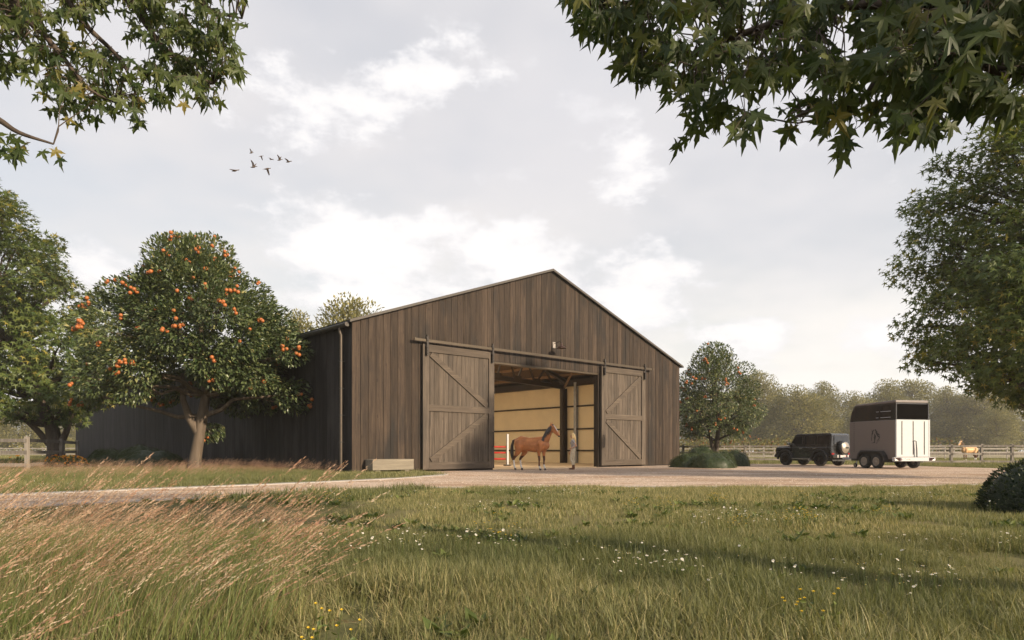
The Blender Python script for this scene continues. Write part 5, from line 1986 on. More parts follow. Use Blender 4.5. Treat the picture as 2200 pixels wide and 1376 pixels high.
sp = bpy.data.objects.new('spare_wheel', None)
COL.objects.link(sp)
sp.parent = car
sp.location = (-2.12, -0.06, 1.12)
sp.rotation_euler = (0, R(-90), 0)
q = MB()
q.lathe([(0.001, 0.0), (0.39, 0.0), (0.41, 0.03), (0.41, 0.20), (0.385, 0.245), (0.33, 0.255)], 36)
q.build('cover', M['car_black'], sp, smooth=True)
q = MB()
q.lathe([(0.332, 0.250), (0.325, 0.264), (0.001, 0.266)], 36)
q.build('cover_face', simple('brushed_cover', (0.42, 0.37, 0.32), 0.35, 0.6, var=0.08), sp, smooth=True)
q = MB()
q.box((-0.05, -0.28, 0.267), (0.05, 0.0, 0.273))
q.build('badge', M['black_plastic'], sp)
q = MB()
q.tube([(-2.0, 0.0, 0.46), (-2.42, 0.0, 0.44), (-2.46, 0, 0.50)], [0.035, 0.035, 0.03], 8)
q.build('tow_bar', M['iron'], car)
q = MB()
q.box((-1.95, -0.55, 0.30), (1.9, 0.55, 0.52))
q.tube([(1.30, -0.7, WR), (1.30, 0.7, WR)], 0.06, 8)
q.tube([(-1.30, -0.7, WR), (-1.30, 0.7, WR)], 0.07, 8)
q.build('chassis', M['black_plastic'], car)

# ---- horse trailer
fwd = Vector((-0.25, 0.968, 0)).normalized()
lft = Vector((-fwd.y, fwd.x, 0))
near_rear = Vector(((1923 - 1100) / FPX * 35.6, 35.6, 0))
TL, TW = 3.25, 2.12
ctr = near_rear + fwd * TL / 2 - lft * TW / 2
tl = thing('horse_trailer', 'tall grey and white horse trailer with horse emblem and dark windows', 'trailer', ctr + Vector((0, 0, 0.012)), math.atan2(fwd.y, fwd.x))
M['trailer_grey'] = car_paint('grey_trailer_panel', (0.16, 0.135, 0.125), 0.4, 0.15)
M['trailer_dark'] = car_paint('dark_trailer_top', (0.028, 0.025, 0.024), 0.2, 1.0)
h = TL / 2
prof = [(-h, 0.50), (-h, 2.55), (h - 0.02, 2.55), (h, 2.45), (h, 0.50)]
q = MB()
q.prism(prof, -TW / 2, TW / 2)
tb_ = q.build('box_body', M['trailer_grey'], tl, bevel=0.02)
q = MB()
q.prism([(-h + 0.02, 2.552), (h - 0.02, 2.552), (h - 0.12, 3.05), (h - 0.30, 3.40), (h - 0.42, 3.45), (-h + 0.02, 3.52)], -TW / 2 + 0.005, TW / 2 - 0.005)
vv = q.v[-1]
k = vv[:, 2] > 2.6
vv[k, 1] *= 1 - (vv[k, 2] - 2.55) * 0.035
q.build('upper_body', M['trailer_dark'], tl, bevel=0.03)
q = MB()
q.prism([(-h - 0.012, 3.45), (h - 0.34, 3.40), (h - 0.44, 3.50), (-h - 0.012, 3.58)], -TW / 2 + 0.03, TW / 2 - 0.03)
q.build('roof', M['trailer_grey'], tl, bevel=0.025)


def t_y(z):
    return (TW / 2 - 0.005) * (1 - max(0, z - 2.55) * 0.035)


for s in (1, -1):
    poly = [(-h + 0.06, 2.60), (h - 0.36, 2.60), (h - 0.36, 3.33), (-h + 0.06, 3.36)]
    q = MB()
    vs = [(x_, s * (t_y(z_) - 0.01), z_) for x_, z_ in poly] + [(x_, s * (t_y(z_) + 0.006), z_) for x_, z_ in poly]
    q.add(vs, [(0, 1, 2, 3), (4, 5, 6, 7), (0, 1, 5, 4), (1, 2, 6, 5), (2, 3, 7, 6), (3, 0, 4, 7)])
    sw_ = q.build('side_window', M['tint'], tl)
    for a, b in ((-h + 0.30, -h + 1.0), (-h + 1.12, -h + 1.30)):
        for z_ in (2.70, 3.02):
            q = MB()
            q.box((a, min(s * (t_y(z_) + 0.004), s * (t_y(z_) + 0.014)), z_ - 0.012), (b, max(s * (t_y(z_) + 0.004), s * (t_y(z_) + 0.014)), z_ + 0.012))
            q.build('vent_slot', M['grey_steel'], sw_)
    poly = [(h - 0.32, 2.62), (h - 0.08, 2.62), (h - 0.16, 3.0), (h - 0.32, 3.22)]
    q = MB()
    vs = [(x_, s * (t_y(z_) - 0.01), z_) for x_, z_ in poly] + [(x_, s * (t_y(z_) + 0.006), z_) for x_, z_ in poly]
    q.add(vs, [(0, 1, 2, 3), (4, 5, 6, 7), (0, 1, 5, 4), (1, 2, 6, 5), (2, 3, 7, 6), (3, 0, 4, 7)])
    q.build('front_window', M['tint'], tl)
    # rivets of the front edge strip
    q = MB()
    for z_ in np.arange(0.9, 2.5, 0.11):
        q.box((h - 0.37, min(s * TW / 2, s * (TW / 2 + 0.012)), z_), (h - 0.34, max(s * TW / 2, s * (TW / 2 + 0.012)), z_ + 0.05))
    q.build('edge_strip', M['dark_rim'], tl)
    q = MB()
    a_, b_ = -0.56, 0.30
    ot = [(a_ - 0.62, 0.42), (a_ - 0.55, 0.70), (a_ - 0.30, 0.95), (b_ + 0.22, 0.97), (b_ + 0.44, 0.80), (b_ + 0.52, 0.50)]
    inn = [(a_ - 0.52, 0.42), (a_ - 0.46, 0.66), (a_ - 0.26, 0.87), (b_ + 0.18, 0.89), (b_ + 0.36, 0.75), (b_ + 0.44, 0.50)]
    q.prism(ot + inn[::-1], min(s * (TW / 2 - 0.02), s * (TW / 2 + 0.26)), max(s * (TW / 2 - 0.02), s * (TW / 2 + 0.26)))
    q.build('mudguard', simple('mudguard_plastic', (0.03, 0.03, 0.034), 0.35), tl, bevel=0.015)
    for x_ in (a_, b_):
        wheel(tl, x_, s * (TW / 2 + 0.10), 0.37, 0.26, M['silver_rim'], 12, s, rim_r=0.62)
    q = MB()
    q.box((a_ - 0.40, min(s * (TW / 2 + 0.001), s * (TW / 2 + 0.03)), 0.45), (b_ + 0.38, max(s * (TW / 2 + 0.001), s * (TW / 2 + 0.03)), 0.88))
    q.build('wheel_recess', M['black_plastic'], tl)
# rear: frame, dark opening, white ramp with ribs
q = MB()
q.box((-h - 0.02, -TW / 2 + 0.07, 2.60), (-h + 0.019, TW / 2 - 0.07, 3.38))
q.build('rear_opening_dark', simple('opening_black', (0.004, 0.0035, 0.0035), 0.9, spec=0.0), tl)  # black sheet standing in for the unlit opening above the ramp
for s in (1, -1):
    q = MB()
    q.box((-h - 0.05, min(s * (TW / 2 - 0.07), s * (TW / 2 - 0.01)), 2.56), (-h + 0.018, max(s * (TW / 2 - 0.07), s * (TW / 2 - 0.01)), 3.44))
    q.build('rear_post', M['trailer_dark'], tl, bevel=0.008)
q = MB()
q.box((-h - 0.08, -TW / 2, 0.62), (-h - 0.004, TW / 2, 2.56))
rp = q.build('ramp', M['white'], tl, bevel=0.012)
for f_ in (0.165, 0.5, 0.835):
    q = MB()
    yy_ = TW / 2 - f_ * TW
    q.box((-h - 0.092, yy_ - 0.022, 0.74), (-h - 0.081, yy_ + 0.022, 2.48))
    q.build('rib', M['dark_rim'], rp)
for s in (1, -1):
    q = MB()
    q.box((-h - 0.095, min(s * (TW / 2 - 0.06), s * TW / 2), 0.62), (-h - 0.081, max(s * (TW / 2 - 0.06), s * TW / 2), 2.56))
    q.build('edge', M['white'], rp)
q = MB()
q.tube([(-h - 0.10, -0.01, 1.44), (-h - 0.16, -0.03, 1.46), (-h - 0.17, -0.10, 1.44), (-h - 0.17, -0.14, 1.0), (-h - 0.17, -0.16, 0.35)], [0.018, 0.022, 0.024, 0.03, 0.03], 8)
q.build('prop', M['black_plastic'], tl, smooth=True)
q = MB()
q.box((-h - 0.20, -TW / 2 - 0.26, 0.40), (-h - 0.085, TW / 2 + 0.26, 0.60))
lb = q.build('light_bar', M['white'], tl, bevel=0.01)
for s in (1, -1):
    q = MB()
    y0, y1 = s * (TW / 2 - 0.16), s * (TW / 2 + 0.25)
    q.box((-h - 0.215, min(y0, y1), 0.42), (-h - 0.201, max(y0, y1), 0.58))
    lu = q.build('lamp_unit', M['lamp_dark'], lb)
    q = MB()
    yo_ = s * (TW / 2 + 0.22)
    q.add([(-h - 0.218, yo_, 0.43), (-h - 0.218, yo_ - s * 0.24, 0.43), (-h - 0.218, yo_, 0.56), (-h - 0.216, yo_, 0.43), (-h - 0.216, yo_ - s * 0.24, 0.43), (-h - 0.216, yo_, 0.56)], [(0, 1, 2, 2), (3, 4, 5, 5)])
    q.build('reflector', M['plate'], lu)
plate(lb, -h - 0.202, TW / 2 - 0.45, 0.50, 0.50, 0.13, '1-OTV-896')
# emblem, the horse's head, on both flanks
LOGO = [[(405, 370), (435, 440), (455, 480), (490, 470), (495, 500), (480, 650), (445, 670), (435, 800), (415, 900), (420, 1010), (385, 1015), (385, 900), (405, 780), (400, 640), (425, 560), (415, 460)],
        [(480, 470), (500, 410), (550, 400), (530, 480), (500, 495)],
        [(555, 610), (620, 680), (660, 770), (640, 850), (620, 930), (600, 1020), (605, 1125), (540, 1145), (400, 1150), (400, 1135), (510, 1115), (555, 1070), (560, 960), (525, 850), (550, 760), (560, 690)],
        [(575, 400), (620, 375), (670, 410), (640, 430), (690, 460), (725, 510), (740, 545), (725, 580), (800, 630), (860, 680), (875, 740), (820, 710), (745, 695), (800, 740), (850, 760), (875, 810), (865, 880), (830, 940), (760, 1000), (690, 1040), (700, 1010), (780, 940), (825, 880), (815, 830), (760, 800), (710, 740), (670, 660), (640, 600), (625, 540), (640, 490), (590, 460)],
        [(850, 950), (845, 1000), (790, 1050), (720, 1110), (690, 1180), (670, 1190), (690, 1110), (760, 1050), (815, 1000)]]
kx, kz = 0.78 / 800 * 1.25, 0.78 / 800
for s in (1, -1):
    q = MB()
    for pl_ in LOGO:
        poly = [(-0.30 - s * (x_ - 630) * kx * s, 1.72 - (z_ - 770) * kz) for x_, z_ in pl_]
        q.prism(poly, min(s * TW / 2, s * (TW / 2 + 0.005)) + (0.001 if s > 0 else 0), max(s * TW / 2, s * (TW / 2 + 0.005)) - (0 if s > 0 else 0.001))
    q.build('emblem', M['black_plastic'], tl)
q = MB()
q.bar((h - 0.02, 0.45, 0.50), (h + 1.15, 0.02, 0.50), 0.12, 0.08)
q.bar((h - 0.02, -0.45, 0.50), (h + 1.15, -0.02, 0.50), 0.12, 0.08)
q.box((h + 1.10, -0.05, 0.44), (h + 1.75, 0.05, 0.56))
q.build('drawbar', M['grey_steel'], tl)
q = MB()
q.box((-h + 0.1, -0.95, 0.38), (h, 0.95, 0.499))
q.tube([(-0.56, -TW / 2, 0.37), (-0.56, TW / 2, 0.37)], 0.05, 8)
q.tube([(0.30, -TW / 2, 0.37), (0.30, TW / 2, 0.37)], 0.05, 8)
q.build('chassis', M['black_plastic'], tl)
jw = wheel(tl, h + 0.28, 0.42, 0.12, 0.09, M['silver_rim'], 4, 1, 'jockey_wheel')
q = MB()
q.tube([(h + 0.28, 0.36, 0.14), (h + 0.28, 0.30, 0.62), (h + 0.28, 0.30, 0.75)], 0.03, 8)
q.build('jockey_post', M['grey_steel'], tl)

# ---------------------------------------------------------------- grass (instanced by geometry nodes, one object each)
HIDDEN = bpy.data.collections


def scatter(name, label, cat, protos_, P, rz, sc, idx, tint):
    coll = bpy.data.collections.new(name + '_source')
    for o in protos_:
        coll.objects.link(o)
    me = bpy.data.meshes.new(name)
    me.vertices.add(len(P))
    me.vertices.foreach_set('co', np.asarray(P, np.float32).reshape(-1))
    for nm, typ, val in (('rz', 'FLOAT', rz), ('sc', 'FLOAT', sc), ('pick', 'INT', idx), ('itint', 'FLOAT', tint)):
        a = me.attributes.new(nm, typ, 'POINT')
        a.data.foreach_set('value', np.asarray(val, np.int32 if typ == 'INT' else np.float32))
    me.update()
    ob = bpy.data.objects.new(name, me)
    COL.objects.link(ob)
    ng = bpy.data.node_groups.new(name, 'GeometryNodeTree')
    ng.interface.new_socket('Geometry', in_out='INPUT', socket_type='NodeSocketGeometry')
    ng.interface.new_socket('Geometry', in_out='OUTPUT', socket_type='NodeSocketGeometry')
    n_ = ng.nodes
    gi, go = n_.new('NodeGroupInput'), n_.new('NodeGroupOutput')
    ci = n_.new('GeometryNodeCollectionInfo')
    ci.inputs['Collection'].default_value = coll
    ci.inputs['Separate Children'].default_value = True
    ci.inputs['Reset Children'].default_value = True
    ip = n_.new('GeometryNodeInstanceOnPoints')
    ip.inputs['Pick Instance'].default_value = True

    def att(nm, typ):
        a = n_.new('GeometryNodeInputNamedAttribute')
        a.data_type = typ
        a.inputs['Name'].default_value = nm
        return a.outputs['Attribute']
    cxyz = n_.new('ShaderNodeCombineXYZ')
    ng.links.new(att('rz', 'FLOAT'), cxyz.inputs[2])
    cs_ = n_.new('ShaderNodeCombineXYZ')
    s_ = att('sc', 'FLOAT')
    for k_ in range(3):
        ng.links.new(s_, cs_.inputs[k_])
    ng.links.new(gi.outputs[0], ip.inputs['Points'])
    ng.links.new(ci.outputs[0], ip.inputs['Instance'])
    ng.links.new(att('pick', 'INT'), ip.inputs['Instance Index'])
    ng.links.new(cxyz.outputs[0], ip.inputs['Rotation'])
    ng.links.new(cs_.outputs[0], ip.inputs['Scale'])
    ng.links.new(ip.outputs[0], go.inputs[0])
    md = ob.modifiers.new('scatter', 'NODES')
    md.node_group = ng
    return tag(ob, label, cat, kind='stuff')


def proto(name, mb, mats):
    o = bpy.data.objects.new(name, mb.mesh(name, mats))
    return o


def blade(mb, base, az_, length, width, lean, curl, tint, mi=0, seg=3):
    """a curved tapering blade"""
    d = np.array([math.cos(az_), math.sin(az_), 0])
    s = np.array([-d[1], d[0], 0])
    tw = rng.uniform(-0.6, 0.6)
    s = s * math.cos(tw) + d * math.sin(tw)
    p_ = np.array(base, float)
    ang = lean
    vs, tt = [], []
    for i in range(seg + 1):
        w_ = width * (1 - (i / seg) ** 1.6) * 0.5
        if i == seg:
            vs.append(p_.copy())
            tt.append(tint + 0.3)
        else:
            vs += [p_ - s * w_, p_ + s * w_]
            tt += [tint + 0.3 * i / seg] * 2
        p_ = p_ + (d * math.sin(ang) + np.array([0, 0, math.cos(ang)])) * length / seg
        ang += curl / seg
    fs = [(2 * i, 2 * i + 1, 2 * i + 3, 2 * i + 2) for i in range(seg - 1)]
    k = 2 * (seg - 1)
    base_i = mb.cnt
    mb.add(vs, np.array(fs).reshape(-1, 4), mi, np.clip(tt, 0, 1))
    mb.f.append(np.array([(k, k + 1, k + 2)]) + base_i)
    mb.mi.append(np.array([mi], dtype=np.int32))
    return p_, d, ang


M['lawn'] = leaf_mat('meadow_grass_blade', (0.046, 0.070, 0.026), (0.195, 0.195, 0.084), (0.41, 0.345, 0.18), trans=0.34, rough=0.5, spec=0.25, instancer=True)
M['tallgreen'] = leaf_mat('tall_grass_blade', (0.080, 0.120, 0.036), (0.21, 0.235, 0.085), (0.30, 0.28, 0.12), trans=0.35, instancer=True)
M['seed'] = leaf_mat('grass_seed_head', (0.34, 0.15, 0.095), (0.52, 0.385, 0.28), (0.66, 0.57, 0.46), trans=0.35, instancer=True)
M['petal'] = leaf_mat('daisy_petal', (0.70, 0.68, 0.66), (0.80, 0.79, 0.78), trans=0.2)
M['yolk'] = leaf_mat('yellow_petal', (0.62, 0.38, 0.02), (0.75, 0.52, 0.05), trans=0.2)

lawn_p = []
for k in range(6):
    mb = MB()
    for i in range(46):
        a = rng.uniform(0, 6.283)
        r = 0.16 * math.sqrt(rng.uniform())
        blade(mb, (r * math.cos(a), r * math.sin(a), -0.01), rng.uniform(0, 6.283), rng.uniform(0.05, 0.17), rng.uniform(0.004, 0.0075), abs(rng.normal(0.25, 0.28)), rng.uniform(0.2, 1.2), np.clip(rng.normal(0.3, 0.34), 0, 0.85))
    for i in range(12):           # dead flattened blades
        a = rng.uniform(0, 6.283)
        r = 0.17 * math.sqrt(rng.uniform())
        blade(mb, (r * math.cos(a), r * math.sin(a), rng.uniform(0.0, 0.04)), rng.uniform(0, 6.283), rng.uniform(0.06, 0.15), rng.uniform(0.004, 0.007), rng.uniform(1.0, 1.5), rng.uniform(-0.2, 0.3), 1.0)
    lawn_p.append(proto('grass_tuft', mb, M['lawn']))
coarse_p = []          # the same turf for farther off: wider blades, fewer of them
for k in range(5):
    mb = MB()
    for i in range(40):
        a = rng.uniform(0, 6.283)
        r = 0.30 * math.sqrt(rng.uniform())
        blade(mb, (r * math.cos(a), r * math.sin(a), -0.01), rng.uniform(0, 6.283), rng.uniform(0.06, 0.17), rng.uniform(0.009, 0.014), abs(rng.normal(0.25, 0.28)), rng.uniform(0.2, 0.9), np.clip(rng.normal(0.35, 0.32), 0, 0.85), seg=2)
    coarse_p.append(proto('grass_tuft', mb, M['lawn']))

TALL = [(-40, 5.0), (-8.0, 5.4), (-5.2, 6.3), (-4.6, 7.8), (-4.0, 9.2), (-3.2, 8.6), (-2.4, 7.0), (-1.75, 5.4), (-1.40, 4.2), (-1.35, 3.2), (-1.5, 2.0), (-40, 2.0)]


def vnoise(x, y, s, seed=0):
    """cheap smooth noise for patchiness"""
    r_ = np.random.default_rng(seed)
    g_ = r_.uniform(0, 1, (64, 64))
    X, Y = x / s, y / s
    xi, yi = np.floor(X).astype(int), np.floor(Y).astype(int)
    fx, fy = X - xi, Y - yi
    fx, fy = fx * fx * (3 - 2 * fx), fy * fy * (3 - 2 * fy)
    a = g_[xi % 64, yi % 64]
    b = g_[(xi + 1) % 64, yi % 64]
    c_ = g_[xi % 64, (yi + 1) % 64]
    d_ = g_[(xi + 1) % 64, (yi + 1) % 64]
    return (a * (1 - fx) + b * fx) * (1 - fy) + (c_ * (1 - fx) + d_ * fx) * fy


def barn_inside(x, y, pad=0.1):
    dx, dy = x - BARN_A.x, y - BARN_A.y
    u = dx * BX.x + dy * BX.y
    v = dx * BY.x + dy * BY.y
    return (u > -pad) & (u < BW + pad) & (v > -pad) & (v < BL + pad)


def field(z0, z1, dens, margin=1.2, side=0.80):
    """random points in the camera's fan, evenly spread on the ground"""
    A = side * (z1 * z1 - z0 * z0) + 2 * margin * (z1 - z0)
    n = int(A * dens)
    y = np.sqrt(rng.uniform(z0 * z0, z1 * z1, n))
    x = rng.uniform(-1, 1, n) * (side * y + margin)
    return x, y


# lawn in front, in two bands of detail
for nm, z0, z1, dens, pr, s0, s1, lab in (('lawn_grass', 2.4, 8.0, 120, lawn_p, 0.85, 1.45, 'rough meadow grass of the lawn closest to the viewer'), ('lawn_grass', 7.6, 21.0, 34, coarse_p, 0.75, 1.15, 'rough meadow grass between lawn front and gravel yard')):
    x, y = field(z0, z1, dens)
    k = ~inside(x, y, YARD) & ~(inside(x, y, TALL) & (rng.uniform(0, 1, len(x)) < 0.7))
    k &= y < np.where(x < -3, 17.5 + 0 * x, 26)
    bare = vnoise(x, y, 0.9, 5)
    k &= ~((bare > 0.80) & (rng.uniform(0, 1, len(x)) < 0.92))
    x, y = x[k], y[k]
    s = rng.uniform(s0, s1, len(x)) * (0.42 + 0.85 * vnoise(x, y, 0.8, 1)) * np.interp(y, [6, 10], [1.0, 0.85])
    s = s * np.where((x < -2.5) & (y > 6.3), np.interp(y, [6.3, 8.5], [0.8, 0.42]), 1.0)
    dry_and_lit = np.clip(0.15 + 0.75 * vnoise(x, y, 2.2, 2) + rng.normal(0, 0.12, len(x)) + np.interp(y, [3, 4.2, 6, 9, 18], [0.24, 0.08, -0.06, 0.24, 0.46]), 0, 1)  # dry patches, plus lit and shaded bands of lawn put into the tint
    scatter(nm, lab, 'grass', pr if nm not in [o.name for o in []] else pr, np.stack([x, y, np.zeros(len(x))], 1), rng.uniform(0, 6.28, len(x)), s, rng.integers(0, len(pr), len(x)), dry_and_lit)

# mid distance: verge in front of the dark wall, strips by the fences and paddocks
x, y = field(13.5, 46, 15, side=0.86)
k = ~inside(x, y, YARD) & ~barn_inside(x, y, 0.05) & ((x < -2.2) | (x > 20)) & (y > 0.9 * 14)
x, y = x[k], y[k]
s = rng.uniform(0.9, 1.4, len(x)) * (0.7 + 0.6 * vnoise(x, y, 1.2, 3))
scatter('verge_grass', 'short yellowing grass of the verges beside drive and barn', 'grass', [o.copy() for o in coarse_p], np.stack([x, y, np.zeros(len(x))], 1), rng.uniform(0, 6.28, len(x)), s, rng.integers(0, 5, len(x)), np.clip(0.40 + 0.5 * vnoise(x, y, 3.0, 4) + rng.normal(0, 0.1, len(x)), 0, 1))
x, y = field(42, 96, 3.2, side=0.84)
k = ~inside(x, y, YARD) & ~barn_inside(x, y, 0.3) & ((x < -14) | (x > 8))
x, y = x[k], y[k]
scatter('paddock_grass', 'pale grass of the distant paddocks behind the fences', 'grass', [o.copy() for o in coarse_p], np.stack([x, y, np.zeros(len(x))], 1), rng.uniform(0, 6.28, len(x)), rng.uniform(1.4, 2.4, len(x)), rng.integers(0, 5, len(x)), np.clip(0.5 + 0.5 * vnoise(x, y, 5.0, 4), 0, 1))

# tall grass with seed heads, leaning with the wind to the right
tall_p = []
for k in range(6):
    mb = MB()
    for i in range(46):           # leafy base
        a = rng.uniform(0, 6.283)
        r = 0.20 * math.sqrt(rng.uniform())
        blade(mb, (r * math.cos(a), r * math.sin(a), -0.01), rng.normal(0.0, 0.9), rng.uniform(0.20, 0.55), rng.uniform(0.004, 0.008), rng.uniform(0.02, 0.4), rng.uniform(0.3, 1.1), np.clip(rng.normal(0.3, 0.25), 0, 0.7), 0, seg=4)
    for i in range((10, 8, 11, 9, 1, 3)[k]):           # stems with a seed plume
        a = rng.uniform(0, 6.283)
        r = 0.18 * math.sqrt(rng.uniform())
        az_ = rng.normal(0.0, 0.28)
        L = rng.uniform(0.40, 0.82)
        lean = rng.uniform(0.25, 0.70)
        tn = np.clip(rng.normal(0.45, 0.25), 0, 0.8)
        tip_, d, ang = blade(mb, (r * math.cos(a), r * math.sin(a), 0), az_, L, 0.0028, lean, 0.45, tn * 0.8, 1, seg=4)
        d = np.array([math.cos(az_), math.sin(az_), 0])
        ax_ = d * math.sin(ang) + np.array([0, 0, math.cos(ang)])
        n = rng.integers(20, 30)
        pl = rng.uniform(0.16, 0.30)
        u = np.linspace(-0.55, 0.45, n)
        P = tip_ + ax_ * pl * u[:, None] + rng.normal(0, 0.003, (n, 3))
        leaves_into(mb, P, unit(ax_ + rng.normal(0, 0.15, (n, 3))), unit(rng.normal(0, 1, (n, 3))), rng.uniform(0.018, 0.032, n) * (1.15 - np.abs(u)), [(0, 0, 0), (-0.12, 0.45, 0), (0, 1, 0), (0.12, 0.45, 0)], [(0, 3, 2), (0, 2, 1)], np.clip(rng.normal(tn, 0.12, n), 0, 1), 1)
    tall_p.append(proto('tall_grass_tuft', mb, [M['tallgreen'], M['seed']]))
x, y = field(2.0, 13.0, 27, side=0.86, margin=2.0)
k = inside(x, y, TALL) & ~inside(x, y, YARD)
x, y = x[k], y[k]
edge = vnoise(x, y, 0.7, 8)
k = (edge > 0.22)
x, y = x[k], y[k]
pk = np.clip(0.75 * vnoise(x, y, 1.5, 9) + rng.normal(0, 0.16, len(x)) + np.interp(y, [3, 5, 7, 9], [0.42, 0.18, -0.08, -0.25]), 0, 1)
scatter('tall_grass', 'tall wind bent grass with pinkish seed heads in the lower left', 'grass', tall_p, np.stack([x, y, np.zeros(len(x))], 1), rng.normal(0.05, 0.42, len(x)), rng.uniform(0.72, 1.15, len(x)) * (0.66 + 0.6 * vnoise(x, y, 0.9, 10)) * np.interp(y, [2, 5, 7, 9.5], [0.95, 0.86, 0.66, 0.50]), np.where(vnoise(x, y, 0.8, 17) + rng.uniform(-0.15, 0.15, len(x)) > 0.38, rng.integers(0, 4, len(x)), rng.integers(4, 6, len(x))), pk)
# the same grass along the dark barn wall and round the tree
x, y = field(17, 45, 9.0, side=0.86)
dx, dy = x - BARN_A.x, y - BARN_A.y
u = dx * BX.x + dy * BX.y
v = dx * BY.x + dy * BY.y
band = np.interp(x, [-34, -22, -14, -8.5, -7.2], [1, 1, 1, 1, 0])
roadside = np.interp(x, [-30, -15, -11.2, -8.9, -6.3, -4.2], [2, 13, 17.6, 20.3, 23.0, 26.0])
k = ~barn_inside(x, y, 0.25) & (x < -7.3) & (y > roadside + 1.3) & (u < -0.3) & (u > -13 - 2 * vnoise(x, y, 4, 12)) & (v > -3.2) & ~((x < -17.5) & (y > 32.5))
x, y = x[k], y[k]
scatter('wall_grass', 'russet tall grass growing along the dark barn wall', 'grass', [o.copy() for o in tall_p], np.stack([x, y, np.zeros(len(x))], 1), rng.normal(0.05, 0.3, len(x)), rng.uniform(0.42, 0.70, len(x)), rng.integers(0, 6, len(x)), np.clip(0.75 * vnoise(x, y, 2.4, 13) + rng.normal(-0.05, 0.12, len(x)), 0, 1))

# daisies and small yellow flowers in the lawn
dz = []
for k in range(3):
    mb = MB()
    for j in range(5 + k):
        a, r = rng.uniform(0, 6.283), 0.22 * math.sqrt(rng.uniform())
        h = rng.uniform(0.13, 0.24)
        b0 = np.array([r * math.cos(a), r * math.sin(a), 0])
        top = b0 + np.array([rng.normal(0, 0.02), rng.normal(0, 0.02), h])
        mb.tube([b0, top], 0.0016, 3, 2, cap=False, tint=0.3)
        nn = unit(np.array([rng.normal(0, 0.3), rng.normal(-0.2, 0.3), 1.0]))
        t1 = unit(np.cross(nn, [0, 1, 0.2]))
        t2 = np.cross(nn, t1)
        rad = rng.uniform(0.008, 0.013)
        for q_ in range(12):
            a1 = 2 * math.pi * q_ / 12
            e1 = t1 * math.cos(a1) + t2 * math.sin(a1)
            e2 = -t1 * math.sin(a1) + t2 * math.cos(a1)
            mb.add([top + e1 * rad * 0.25, top + e1 * rad * 0.8 + e2 * rad * 0.2, top + e1 * rad * 1.08, top + e1 * rad * 0.8 - e2 * rad * 0.2], [(0, 1, 2, 3)], 0, 0.6)
        c8 = [top + nn * 0.004] + [top + (t1 * math.cos(x_) + t2 * math.sin(x_)) * rad * 0.32 for x_ in np.linspace(0, 6.283, 9)[:-1]]
        mb.add(c8, [(0, i + 1, (i + 1) % 8 + 1) for i in range(8)], 1, 0.5)
    dz.append(proto('daisy', mb, [M['petal'], M['yolk'], M['flower_green']]))
x, y = field(3.0, 17.5, 26)
cl_ = vnoise(x, y, 1.3, 21)
k = ~inside(x, y, YARD) & ~inside(x, y, TALL) & (cl_ + rng.uniform(-0.1, 0.1, len(x)) > 0.72) & (rng.uniform(0, 1, len(x)) < 0.30)
x, y = x[k], y[k]
scatter('daisies', 'small white daisies scattered through the lawn', 'flowers', dz, np.stack([x, y, np.zeros(len(x))], 1), rng.uniform(0, 6.28, len(x)), rng.uniform(0.8, 1.2, len(x)) * np.interp(y, [4, 16], [0.95, 0.8]), rng.integers(0, 3, len(x)), rng.uniform(0, 1, len(x)))
yf = []
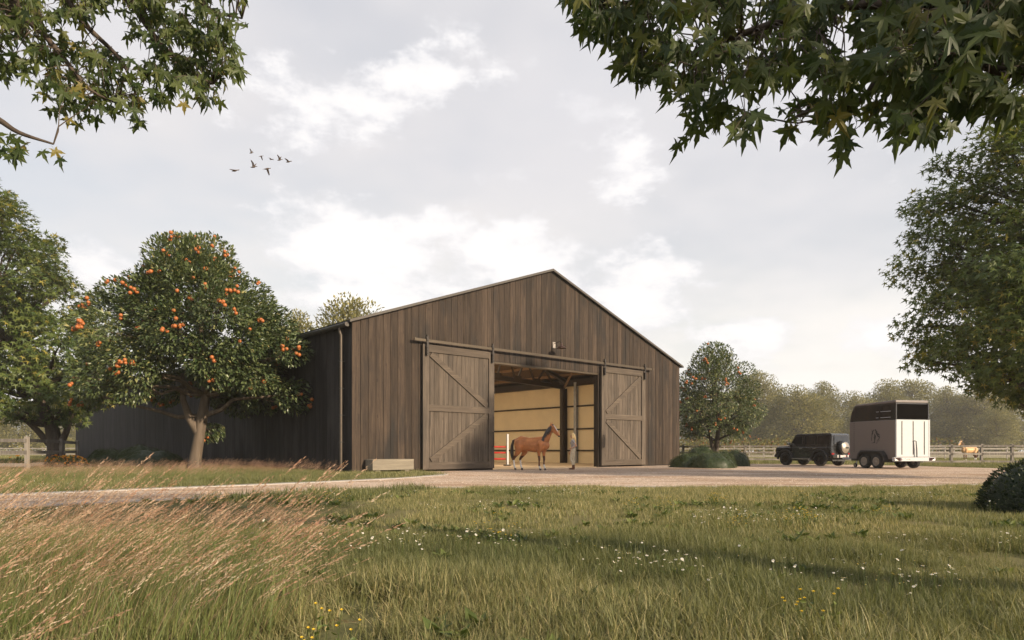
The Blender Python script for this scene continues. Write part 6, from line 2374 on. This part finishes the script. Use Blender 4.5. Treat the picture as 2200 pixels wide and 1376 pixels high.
for k in range(2):
    mb = MB()
    for j in range(12):
        a, r = rng.uniform(0, 6.283), 0.13 * math.sqrt(rng.uniform())
        b0 = np.array([r * math.cos(a), r * math.sin(a), 0])
        top = b0 + np.array([rng.normal(0, 0.02), rng.normal(0, 0.02), rng.uniform(0.12, 0.23)])
        mb.tube([b0, top], 0.0014, 3, 1, cap=False, tint=0.3)
        pt = [top] + [top + np.array([math.cos(x_) * 0.0085, math.sin(x_) * 0.0085, 0.005 + 0.003 * (i % 2)]) for i, x_ in enumerate(np.linspace(0, 6.283, 9)[:-1])]
        mb.add(pt, [(0, i + 1, (i + 1) % 8 + 1) for i in range(8)], 0, 0.5)
        leaves_into(mb, b0 + (top - b0) * rng.uniform(0.2, 0.8, (4, 1)), unit(rng.normal(0, 1, (4, 3))), unit(rng.normal(0, 1, (4, 3))), np.full(4, 0.035), LEAF_V, LEAF_F, rng.uniform(0, 1, 4), 1)
    yf.append(proto('buttercup', mb, [M['yolk'], M['flower_green']]))
x, y = field(3.0, 13, 8)
k = ~inside(x, y, YARD) & (vnoise(x, y, 0.9, 31) > 0.84) & (rng.uniform(0, 1, len(x)) < 0.45)
x, y = x[k], y[k]
scatter('buttercups', 'small clumps of yellow flowers in the lawn', 'flowers', yf, np.stack([x, y, np.zeros(len(x))], 1), rng.uniform(0, 6.28, len(x)), rng.uniform(0.8, 1.2, len(x)), rng.integers(0, 2, len(x)), rng.uniform(0, 1, len(x)))

# broad leaved weeds among the grass
wd_ = []
for k in range(3):
    mb = MB()
    n = 13
    a = rng.uniform(0, 6.283, n)
    D = np.stack([np.cos(a), np.sin(a), rng.uniform(0.35, 1.6, n)], 1)
    leaves_into(mb, np.zeros((n, 3)) + rng.normal(0, 0.012, (n, 3)), D, unit(np.array([0, 0, 1.0]) + rng.normal(0, 0.3, (n, 3))), rng.uniform(0.06, 0.13, n), LEAF_V, LEAF_F, rng.uniform(0, 1, n))
    wd_.append(proto('weed', mb, M['flower_green']))
x, y = field(2.8, 16, 7)
k = ~inside(x, y, YARD) & ~inside(x, y, TALL) & (vnoise(x, y, 1.1, 41) > 0.55)
x, y = x[k], y[k]
scatter('weeds', 'broad leaved weeds growing among the lawn grass', 'weeds', wd_, np.stack([x, y, np.zeros(len(x))], 1), rng.uniform(0, 6.28, len(x)), rng.uniform(0.7, 1.3, len(x)), rng.integers(0, 3, len(x)), rng.uniform(0, 1, len(x)))

# ---------------------------------------------------------------- haze
hz = MB()
hz.box((-240, -45, -1.0), (240, 310, 27.0))
m = bpy.data.materials.new('haze')
m.use_nodes = True
t = NT(m.node_tree)
t.n.clear()
o_ = t.new('ShaderNodeOutputMaterial')
pv = t.new('ShaderNodeVolumePrincipled')
pv.inputs['Color'].default_value = (0.98, 0.96, 0.92, 1)
pv.inputs['Density'].default_value = 0.00042
pv.inputs['Anisotropy'].default_value = 0.2
t.l.new(pv.outputs[0], o_.inputs['Volume'])
hob = hz.build('haze', m)
tag(hob, kind='stuff')
